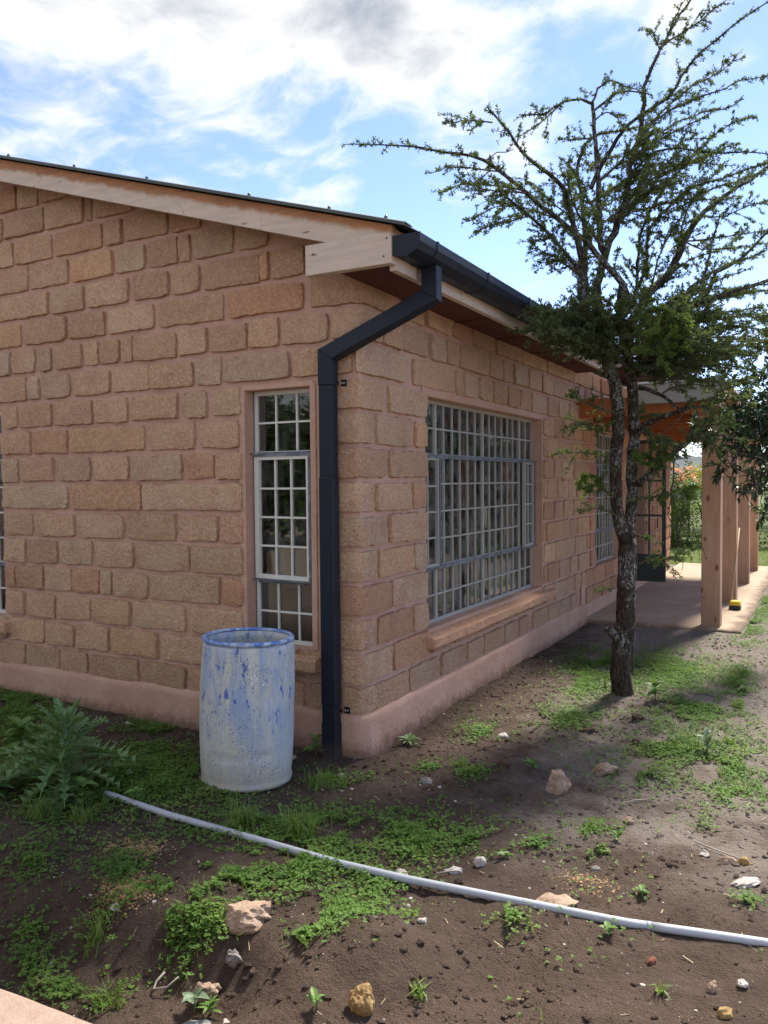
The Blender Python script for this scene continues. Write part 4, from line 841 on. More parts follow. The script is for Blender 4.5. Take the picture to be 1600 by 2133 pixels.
SD = [
 ('stone', 'upright pale tan stone lying on open soil right of the house corner', 0, 'tuff_stone', .8, .18, 1.),
 ('stone', 'flat tan stone just behind the upright one, right of the house corner', 1, 'tuff_stone', .8, .2, .9),
 ('stone', 'largest rough pinkish stone amid clover in the lower left', 2, 'tuff_stone', .75, .2, .95),
 ('stone', 'wide pale slab of stone half buried just behind the pipe', 3, 'tuff_stone', .7, .45, .8),
 ('stone', 'tan stone behind the broad-leaved seedling near the bottom edge', 4, 'tuff_stone', .8, .2, 1.1),
 ('stone', 'round ochre spongy stone on dark soil at the bottom centre', 5, 'ochre_stone', .9, .15, 1.1),
 ('stone', 'grey lump of stone in the gully below the largest pinkish stone', 6, 'grey_stone', .8, .2, 1.2),
 ('stone', 'flat grey slate at the very bottom edge', 7, 'slate_stone', .6, .3, .8),
 ('shard', 'thin pink shard of plaster at the bottom edge beside the slate', 8, 'pink_shard', 2.2, .3, .35),
 ('stone', 'whitish upright stone in clover behind the middle of the pipe', 9, 'pale_stone', .8, .2, 1.),
 ('stone', 'wide pale stone just left of the whitish upright stone', 10, 'pale_stone', .7, .3, .9),
 ('stone', 'low pale stone touching the far side of the pipe', 11, 'pale_stone', .7, .3, .9),
 ('stone', 'long tan stone near the right edge, beside a rusty clod', 12, 'tuff_stone', .6, .25, 1.),
 ('clod', 'rusty ochre clod beside the long tan stone at the right edge', 13, 'ochre_stone', .8, .25, 1.),
 ('stone', 'flat whitish stone chip nearest the right edge behind the pipe', 14, 'pale_stone', .55, .35, .7),
 ('stone', 'small pale stone between the plinth and the tree', 15, 'pale_stone', .8, .25, 1.),
 ('stone', 'tan stone in a weed clump right of the upright stone, nearer the pipe', 16, 'tuff_stone', .8, .25, 1.),
 ('stone', 'pale pointed stone left of the long tan stone', 17, 'pale_stone', .8, .25, 1.),
 ('stone', 'small grey stone right of the downpipe foot in bare soil', 18, 'grey_stone', .7, .3, 1.),
 ('stone', 'white stone chip on top of the dark soil mound', 19, 'pale_stone', .7, .25, 1.),
 ('clod', 'dark brown clod at the edge of the pale dusty patch', 20, 'dark_clod', .8, .2, 1.),
 ('clod', 'leftmost dark clod in front of the tree', 21, 'dark_clod', .8, .2, 1.),
 ('clod', 'second dark clod from the left in front of the tree', 22, 'dark_clod', .8, .2, 1.),
 ('clod', 'largest dark clod just right of the tree foot', 23, 'dark_clod', .7, .2, 1.),
 ('clod', 'long flat dark clod nearest the camera in front of the tree', 24, 'dark_clod', .6, .3, .9),
 ('clod', 'dark clod farthest right of the tree foot', 25, 'dark_clod', .8, .2, 1.),
 ('clod', 'dark clod below and right of the tree, on its own', 26, 'dark_clod', .8, .2, 1.),
 ('stone', 'small brick-red stone in front of the right part of the pipe', 27, 'red_stone', .8, .2, 1.),
 ('stone', 'tall tan stone in the lower right corner', 28, 'tuff_stone', .8, .2, 1.),
 ('stone', 'grey-white stone at the lower right edge', 29, 'pale_stone', .8, .25, 1.),
 ('clod', 'crumbling rusty clod in the lower right corner', 30, 'ochre_stone', .8, .4, .7),
 ('stone', 'tan stone against the right foot of the drum', 31, 'tuff_stone', .8, .2, 1.),
 ('stone', 'whitish stone in front of the downpipe foot', 32, 'pale_stone', .8, .25, 1.),
 ('stone', 'white stone on bare soil at the left, below the thistle', 33, 'pale_stone', .8, .25, 1.),
 ('stone', 'white chip on bare soil between thistle and plinth', 34, 'pale_stone', .8, .25, 1.),
 ('stone', 'grey stone just left of the wide half-buried slab', 35, 'grey_stone', .8, .25, 1.),
]
for i, (nm, lb, si, m, asp, sk, hk) in enumerate(SD): stone(nm, lb, si, m, 100+i*7, asp, sk, hk, sub=4 if i < 6 else 3)
# scattered pebbles and crumbs, too small to pick apart
def crumbs(name, n, m, pos_fn, s0, s1, label, cat):
    base = []; bm = bmesh.new(); bmesh.ops.create_icosphere(bm, subdivisions=1, radius=1); bm.verts.index_update(); vb = np.array([v.co[:] for v in bm.verts]); fb = np.array([[v.index for v in f.verts] for f in bm.faces]); bm.free()
    P = pos_fn(n); n = len(P); sc = (s0+(s1-s0)*RNG.random(n)**5)[:, None]*RNG.uniform(.6, 1.3, (n, 3))*np.array([1, 1, .65]); a = RNG.random(n)*6.28
    T = vb[None]*(1+RNG.uniform(-.3, .3, (n, len(vb), 1)))*sc[:, None, :]; ca, sa = np.cos(a)[:, None], np.sin(a)[:, None]
    T = np.stack([T[..., 0]*ca-T[..., 1]*sa, T[..., 0]*sa+T[..., 1]*ca, T[..., 2]], -1)+P[:, None, :]
    tri = T[:, fb].reshape(-1, 3, 3); o = quads_obj(name, tri, m, None, 3); tag(o, label, cat, kind='stuff'); return o
def scat(x0, x1, y0, y1, keep=None):
    def f(n):
        x = RNG.uniform(x0, x1, n); y = RNG.uniform(y0, y1, n); k = ~((x < .05) & (y > -.05))
        if keep is not None: k &= keep(x, y)
        x, y = x[k], y[k]; return np.stack([x, y, gh(x, y)+.001], -1)
    return f
def near_cam(x, y): return (vn(x*2.2, y*2.2, 81) > -.12)
crumbs('pebbles', 3000, 'pale_stone', scat(-2.5, 3.2, -3., 3.5, near_cam), .002, .011, 'small pale pebbles strewn over the soil', 'pebbles')
crumbs('soil_crumbs', 46000, 'soil', scat(-2.5, 3.2, -3., 5.3, lambda x, y: vn(x*3.1, y*3.1, 83)+.6*vn(x*11, y*11, 84) > RNG.uniform(-.45, .35, len(x))), .0025, .019, 'loose dark crumbs of soil over the yard', 'soil')
def blob(cx, cy, r): return lambda n: (lambda x, y: np.stack([x, y, gh(x, y)+.001], -1))(cx+RNG.normal(0, r, n), cy+RNG.normal(0, r*.8, n))
crumbs('stone_chips', 1900, 'chip_gravel', blob(-.05, -1.93, .075), .002, .007, 'patch of tan stone chips by the clover nearest the garden wall', 'chips')
crumbs('stone_chips', 1500, 'chip_gravel', blob(-.30, -1.64, .08), .002, .007, 'patch of tan stone chips left of the clover below the thistle', 'chips')
crumbs('stone_chips', 400, 'chip_gravel', blob(1.7, -.98, .08), .002, .007, 'patch of tan stone chips behind the right part of the pipe', 'chips')
# twigs on the soil
def twig(label, P, r):
    o = MB().tube([(x, y, float(gh(x, y))+z) for x, y, z in P], [r*(1-.5*i/len(P)) for i in range(len(P))], 6).obj('dead_twig', 'dead_twig', None, True); tag(o, label, 'twig'); return o
twig('bleached forked twig in the gully at the lower left', [(.36, -2.14, .03), (.345, -2.17, .025), (.36, -2.20, .02), (.42, -2.19, .035), (.45, -2.16, .045)], .005)
twig('thin straight dead twig near the right edge behind the pipe', [(2.05, -.33, .01), (2.16, -.36, .012), (2.28, -.42, .008)], .004)
twig('short dead twig lying behind the pipe near the chips', [(1.08, -1.20, .01), (1.13, -1.17, .015), (1.16, -1.13, .02)], .004)
twig('short dead twig beside the flat tan stone', [(1.62, .02, .01), (1.68, .08, .014), (1.74, .13, .01)], .004)

# ------------------------------------------------------------------ leaf generators (vectorised)
def unit(v): return v/np.maximum(np.linalg.norm(v, axis=-1, keepdims=True), 1e-9)
def leaf_quads(P, D, L, Wd, N=None):
    """diamond leaves: base P, direction D, length L, width Wd, side from D x N"""
    n = len(P); N = RNG.normal(0, 1, (n, 3)) if N is None else N
    S_ = unit(np.cross(D, N)); L = np.asarray(L).reshape(-1, 1); Wd = np.asarray(Wd).reshape(-1, 1)
    m_ = P+D*L*.55; return np.stack([P, m_+S_*Wd*.5, P+D*L, m_-S_*Wd*.5], 1)
# clover carpet
PT = []; pats = []
for cx, cy, ax, ay, bx2, by2, d in PATCH:
    area = math.pi*abs(ax*by2-ay*bx2); n = int(area*d*11500)+12
    r = np.abs(RNG.normal(0, .72, n)); t = RNG.random(n)*6.283
    x = cx+ax*r*np.cos(t)+bx2*r*np.sin(t); y = cy+ay*r*np.cos(t)+by2*r*np.sin(t)
    k = (vn(x*5, y*5, 91)+.6*vn(x*14, y*14, 92) > -.0-.27*min(d, 1.1)) & ~((x < .06) & (y > -.06)) & (np.hypot(x-bx_, y-by_) > .285) & ~((y > 5.2) & (x < 1.8))
    PT.append(np.stack([x[k], y[k]], -1))
x = RNG.uniform(-2.4, -.2, 5000); y = RNG.uniform(-1.9, -.3, 5000); k = (vn(x*4, y*4, 101)+.5*vn(x*11, y*11, 102) > -.10) & (np.hypot(x-bx_, y-by_) > .3); PT.append(np.stack([x[k], y[k]], -1))
x = RNG.uniform(-2.6, 2.7, 9000); y = RNG.uniform(-3., 4.6, 9000); k = (vn(x*2.3, y*2.3, 97)+.5*vn(x*9, y*9, 98) > .20) & ~((x < .06) & (y > -.06)) & (np.hypot(x-bx_, y-by_) > .3)
PT.append(np.stack([x[k], y[k]], -1)); PT = np.concatenate(PT); n = len(PT)
zt = gh(PT[:, 0], PT[:, 1]); hgt = RNG.uniform(.003, .024, n)+.022*np.clip(vn(PT[:, 0]*4, PT[:, 1]*4, 93)+.2, 0, 1)
base = np.concatenate([PT, (zt+hgt)[:, None]], 1); yw = RNG.random(n)*6.283; Q = []
nl = 4; scl = RNG.uniform(.004, .0145, n)
for j in range(nl):
    a = yw+j*2*math.pi/nl+RNG.normal(0, .2, n); el = RNG.normal(.15, .3, n); D = np.stack([np.cos(a)*np.cos(el), np.sin(a)*np.cos(el), np.sin(el)], -1)
    Q.append(leaf_quads(base, D, scl, scl*.95, np.tile([0, 0, 1.], (n, 1))+RNG.normal(0, .25, (n, 3))))
o = quads_obj('clover_carpet', np.concatenate(Q), 'clover_leaf'); tag(o, 'low green clover spreading in patches over the soil', 'clover', kind='stuff')
print('clover plants', n)
# short grass blades mixed through the patches
ii = RNG.choice(n, 11000); gb = PT[ii]+RNG.normal(0, .03, (len(ii), 2)); k = ~((gb[:, 0] < .06) & (gb[:, 1] > -.06)) & (np.hypot(gb[:, 0]-bx_, gb[:, 1]-by_) > .28); gb = gb[k]
def blades(xy, l0, l1, w_, lean):
    n = len(xy); z = gh(xy[:, 0], xy[:, 1]); P = np.concatenate([xy, z[:, None]-.002], 1); a = RNG.random(n)*6.283; ln = RNG.uniform(l0, l1, n)[:, None]; le = RNG.uniform(.15, lean, n)[:, None]
    dx = np.stack([np.cos(a), np.sin(a), 0*a], -1); up = np.array([[0, 0, 1.]]); s = np.stack([-np.sin(a), np.cos(a), 0*a], -1)*w_
    p1 = P+ln*.5*(up*(1-le*.3)+dx*le*.5); p2 = P+ln*(up*(1-le*.75)+dx*le)
    return np.concatenate([np.stack([P-s*.5, P+s*.5, p1+s*.4, p1-s*.4], 1), np.stack([p1-s*.4, p1+s*.4, p2+s*.06, p2-s*.06], 1)])
o = quads_obj('short_grass', blades(gb, .025, .085, .0042, .95), 'grass_blade'); tag(o, 'thin short grass growing through the clover', 'grass', kind='stuff')
# dry straw and stalks lying about
sx = RNG.uniform(-2.4, 2.8, 600); sy = RNG.uniform(-3., 3.4, 600); k = ~((sx < .08) & (sy > -.08)); sx, sy = sx[k], sy[k]; a = RNG.random(len(sx))*6.283; ln = RNG.uniform(.010, .045, len(sx)); wd = RNG.uniform(.0008, .002, len(sx))
ex_, ey_ = sx+np.cos(a)*ln, sy+np.sin(a)*ln; z1_, z2_ = gh(sx, sy)+.004, gh(ex_, ey_)+.005+RNG.random(len(sx))*.006; px2, py2 = -np.sin(a)*wd, np.cos(a)*wd
o = quads_obj('straw_litter', np.stack([np.stack([sx-px2, sy-py2, z1_], -1), np.stack([sx+px2, sy+py2, z1_], -1), np.stack([ex_+px2, ey_+py2, z2_], -1), np.stack([ex_-px2, ey_-py2, z2_], -1)], 1), 'straw'); tag(o, 'dry straw and stalk bits scattered on the soil', 'straw', kind='stuff')
# grass clumps one can point at
def tuft(label, x, y, nb, l0, l1, r, w_=.006):
    xy = np.array([x, y])+RNG.normal(0, r, (nb, 2)); o = quads_obj('grass_tuft', blades(xy, l0, l1, w_, 1.0), 'grass_blade'); tag(o, label, 'grass', 'grass tufts in the yard'); return o
tuft('taller grass tuft right of the drum foot', .0, -.50, 60, .06, .15, .035)
tuft('second grass tuft right of the drum, nearer the downpipe', .12, -.44, 26, .05, .12, .022)
tuft('grass tuft bending over the pipe near the thistle', -.02, -1.20, 110, .08, .20, .035)
tuft('long grass clump behind the pipe below the drum', .30, -1.12, 160, .08, .19, .04)
tuft('grass clump at the left edge below the thistle', -1.02, -1.62, 80, .08, .2, .035)
tuft('yellowish grass clump in front of the thistle', -.80, -1.52, 70, .06, .17, .028)
tuft('grass tuft in the gully at the lower left', -.03, -2.13, 60, .06, .15, .03)
tuft('grass tuft nearest the garden wall in the lower left corner', .26, -2.33, 50, .06, .16, .03)
tuft('small grass tuft at the bottom centre', 1.40, -2.02, 22, .04, .09, .012)
tuft('small grass tuft in front of the joint in the pipe', 2.12, -1.62, 16, .03, .07, .008)
tuft('bright grass tuft right of the tree, farther one', 1.95, 3.4, 40, .06, .15, .025)
tuft('bright grass tuft right of the tree, nearer one', 2.04, 1.30, 40, .05, .13, .022)
tuft('bright grass tuft at the right edge beside the tree', 2.02, 2.25, 44, .06, .14, .025)
tuft('sparse grass tuft beside the dusty patch in front of the plinth', .62, .12, 60, .04, .11, .025)

# ------------------------------------------------------------------ broad weeds
def lance(P, D, L, Wd, droop, m_, seg=4, N=None):
    """one folded leaf as strips -> list of quads"""
    D = Vector(D).normalized(); up = Vector((0, 0, 1)) if N is None else Vector(N); s = D.cross(up)
    s = s.normalized() if s.length > 1e-4 else Vector((1, 0, 0)); up = s.cross(D); c = Vector(P); Q = []; prevL = prevR = prevC = None
    for i in range(seg+1):
        t = i/seg; w_ = Wd*(math.sin(math.pi*(.06+.94*t)**.8)**.9 if t < 1 else .02)*.5; cc = c+D*(L*t)-Vector((0, 0, 1))*(droop*L*t*t); f = up*w_*.35
        l, r = cc+s*w_+f, cc-s*w_+f
        if prevC is not None: Q += [[prevC, prevL, l, cc], [prevR, prevC, cc, r]]
        prevL, prevR, prevC = l, r, cc
    return Q
def weed(label, x, y, nleaf, L, Wd, m_, hgt=.03, up=.5, name='leafy_weed', jit=1.):
    z = float(gh(x, y)); e = empty(name, (x, y, z), label, 'weed', 'single weeds'); st = []
    MB().tube([(x, y, z-.01), (x+.004, y, z+hgt*.6), (x, y+.003, z+hgt)], [.004, .003, .002], 6).obj('stem', 'thistle_rib', e, True)
    for i in range(nleaf):
        a = i*2.4+random.uniform(-.3, .3); el = up*random.uniform(.3, 1.4); l = L*random.uniform(.7, 1.15); zz = z+hgt*random.uniform(.3, 1.)
        Q = lance((x, y, zz), (math.cos(a)*math.cos(el), math.sin(a)*math.cos(el), math.sin(el)), l, Wd*l/L, .3, m_)
        quads_obj('leaf', np.array([[list(v) for v in q] for q in Q]), m_, e)
weed('small spiky grey-green weed at the foot of the plinth', .13, .40, 16, .10, .024, 'thistle_leaf', .04, .7)
weed('leafy weed behind the downpipe foot', -.27, -.13, 8, .10, .05, 'weed_leaf', .11, .6)
weed('broad grey-green seedling by the tan stone near the bottom edge', .58, -2.22, 5, .075, .042, 'greyish_weed', .07, .7)
weed('feathery green weed beside the broad grey-green seedling', .64, -2.20, 14, .06, .014, 'weed_leaf', .05, .8)
weed('small bright seedling left of the round ochre stone', 1.126, -2.235, 7, .05, .022, 'weed_leaf', .05, .8)
weed('tiny four-leaved seedling just in front of the pipe', 1.88, -1.36, 5, .045, .026, 'weed_leaf', .025, .5)
weed('pale grey leafy weed in the dusty ground far right', 1.94, 1.02, 12, .11, .035, 'greyish_weed', .10, .8)
weed('light green weed in front of the thistle', -.93, -1.42, 22, .085, .055, 'weed_leaf', .16, .6)
weed('second light green weed right of the thistle', -.70, -1.25, 14, .06, .036, 'weed_leaf', .10, .6)
weed('dark-leaved weed at the left edge beside the thistle', -1.75, -1.25, 16, .13, .05, 'weed_leaf', .14, .5)
weed('big-leaved weed at the left edge between thistle and plinth', -2.05, -.95, 20, .16, .07, 'weed_leaf', .16, .6)
weed('blue-green broad weed low at the left edge before the thistle', -1.45, -1.62, 22, .15, .06, 'thistle_leaf', .10, .5)
weed('leafy weed tucked under the right side of the thistle', -.98, -1.12, 18, .11, .055, 'weed_leaf', .12, .55)
weed('grey-green weed behind the thistle towards the wall', -1.62, -.85, 18, .13, .05, 'thistle_leaf', .15, .7)
weed('bright yellow-green weed at the right edge', 2.02, 2.75, 8, .08, .03, 'bright_leaf', .06, .6)
weed('green weed behind the pipe near the right edge', 1.93, -.98, 7, .05, .025, 'weed_leaf', .03, .5)
weed('broad weed at the right foot of the tree', 1.42, 2.15, 16, .11, .05, 'weed_leaf', .14, .6)
weed('bright yellow-green weed left of the tree foot', .98, 2.35, 10, .09, .035, 'bright_leaf', .08, .7)
weed('blue-green weed in front of the broken soil right of the house corner', 1.02, .30, 12, .06, .022, 'weed_leaf', .04, .6)
weed('small weed beside the whitish upright stone', 1.30, -.92, 9, .05, .022, 'weed_leaf', .03, .6)
weed('small weed in open soil right of centre', 1.72, -.50, 10, .05, .022, 'weed_leaf', .035, .6)

# ------------------------------------------------------------------ thistle
th_x, th_y = -1.22, -1.28; th_z = float(gh(th_x, th_y)); thistle = empty('thistle', (th_x, th_y, th_z), 'tall spiny blue-green thistle at the left, by the pipe end', 'thistle')
MB().tube([(th_x, th_y, th_z-.02), (th_x+.01, th_y, th_z+.2), (th_x-.005, th_y+.01, th_z+.36), (th_x+.01, th_y, th_z+.47)], [.022, .02, .015, .008], 10).obj('stem', 'thistle_rib', thistle, True)
def thistle_leaf(P, az, el, L, Wd, droop):
    D = Vector((math.cos(az)*math.cos(el), math.sin(az)*math.cos(el), math.sin(el))); s = Vector((-math.sin(az), math.cos(az), 0)); up = s.cross(D)*-1; Q = []; mi = []
    def rib(t): return Vector(P)+D*(L*t)-Vector((0, 0, 1))*(droop*L*t*t)
    nl = 8
    for i in range(14):
        t0, t1 = i/14, (i+1)/14; w0 = Wd*.11*math.sin(math.pi*(.12+.86*t0)); w1 = Wd*.11*math.sin(math.pi*min(.98, .12+.86*t1))
        Q.append([rib(t0)+s*w0, rib(t0)-s*w0, rib(t1)-s*w1, rib(t1)+s*w1]); mi.append(0)
        Q.append([rib(t0)+s*.0022+up*.002, rib(t0)-s*.0022+up*.002, rib(t1)-s*.002+up*.002, rib(t1)+s*.002+up*.002]); mi.append(1)
    for i in range(nl):
        t = .12+.80*i/(nl-1); wl = Wd*.5*math.sin(math.pi*(.14+.74*t))**.7
        for sg in (-1, 1):
            c = rib(t); d = (s*sg*.85+D*.62+up*random.uniform(-.15, .45)).normalized(); b2 = rib(min(1, t+.085)); b0 = rib(max(0, t-.03))
            tip = c+d*wl*random.uniform(.85, 1.15); md_ = c+d*wl*.5; pr_ = (D*.9-s*sg*.2).normalized()
            Q.append([b0, md_-pr_*wl*.13, tip, md_+pr_*wl*.20]); mi.append(0); Q.append([b0, md_+pr_*wl*.20, b2, b2]); mi.append(0)
            for e2, k2 in ((.42, .52), (.62, -.30)):
                m2 = c+d*wl*e2; t2 = m2+(d*.55+pr_*(1 if k2 > 0 else -1)*.8).normalized()*wl*abs(k2)*.75
                Q.append([m2-d*wl*.13, t2, m2+d*wl*.13, m2]); mi.append(0)
    Q.append([rib(.9)+s*.006, rib(.9)-s*.006, rib(1.1), rib(1.1)]); mi.append(0)
    quads_obj('leaf', np.array([[list(v) for v in q] for q in Q]), None, thistle, mats=['thistle_leaf', 'thistle_rib'], midx=mi)
for i in range(46):
    t = i/45; az = i*2.399+.4+random.uniform(-.5, .5); zb = th_z+.03+.38*t**1.1; L = (.46*(1-t)**.7+.12)*random.uniform(.6, 1.2); el = .15+.85*t**1.3+random.uniform(-.28, .28)
    thistle_leaf((th_x+.01*math.cos(az), th_y+.01*math.sin(az), zb), az, el, L, L*random.uniform(.40, .52), .55*(1-t)+.15)

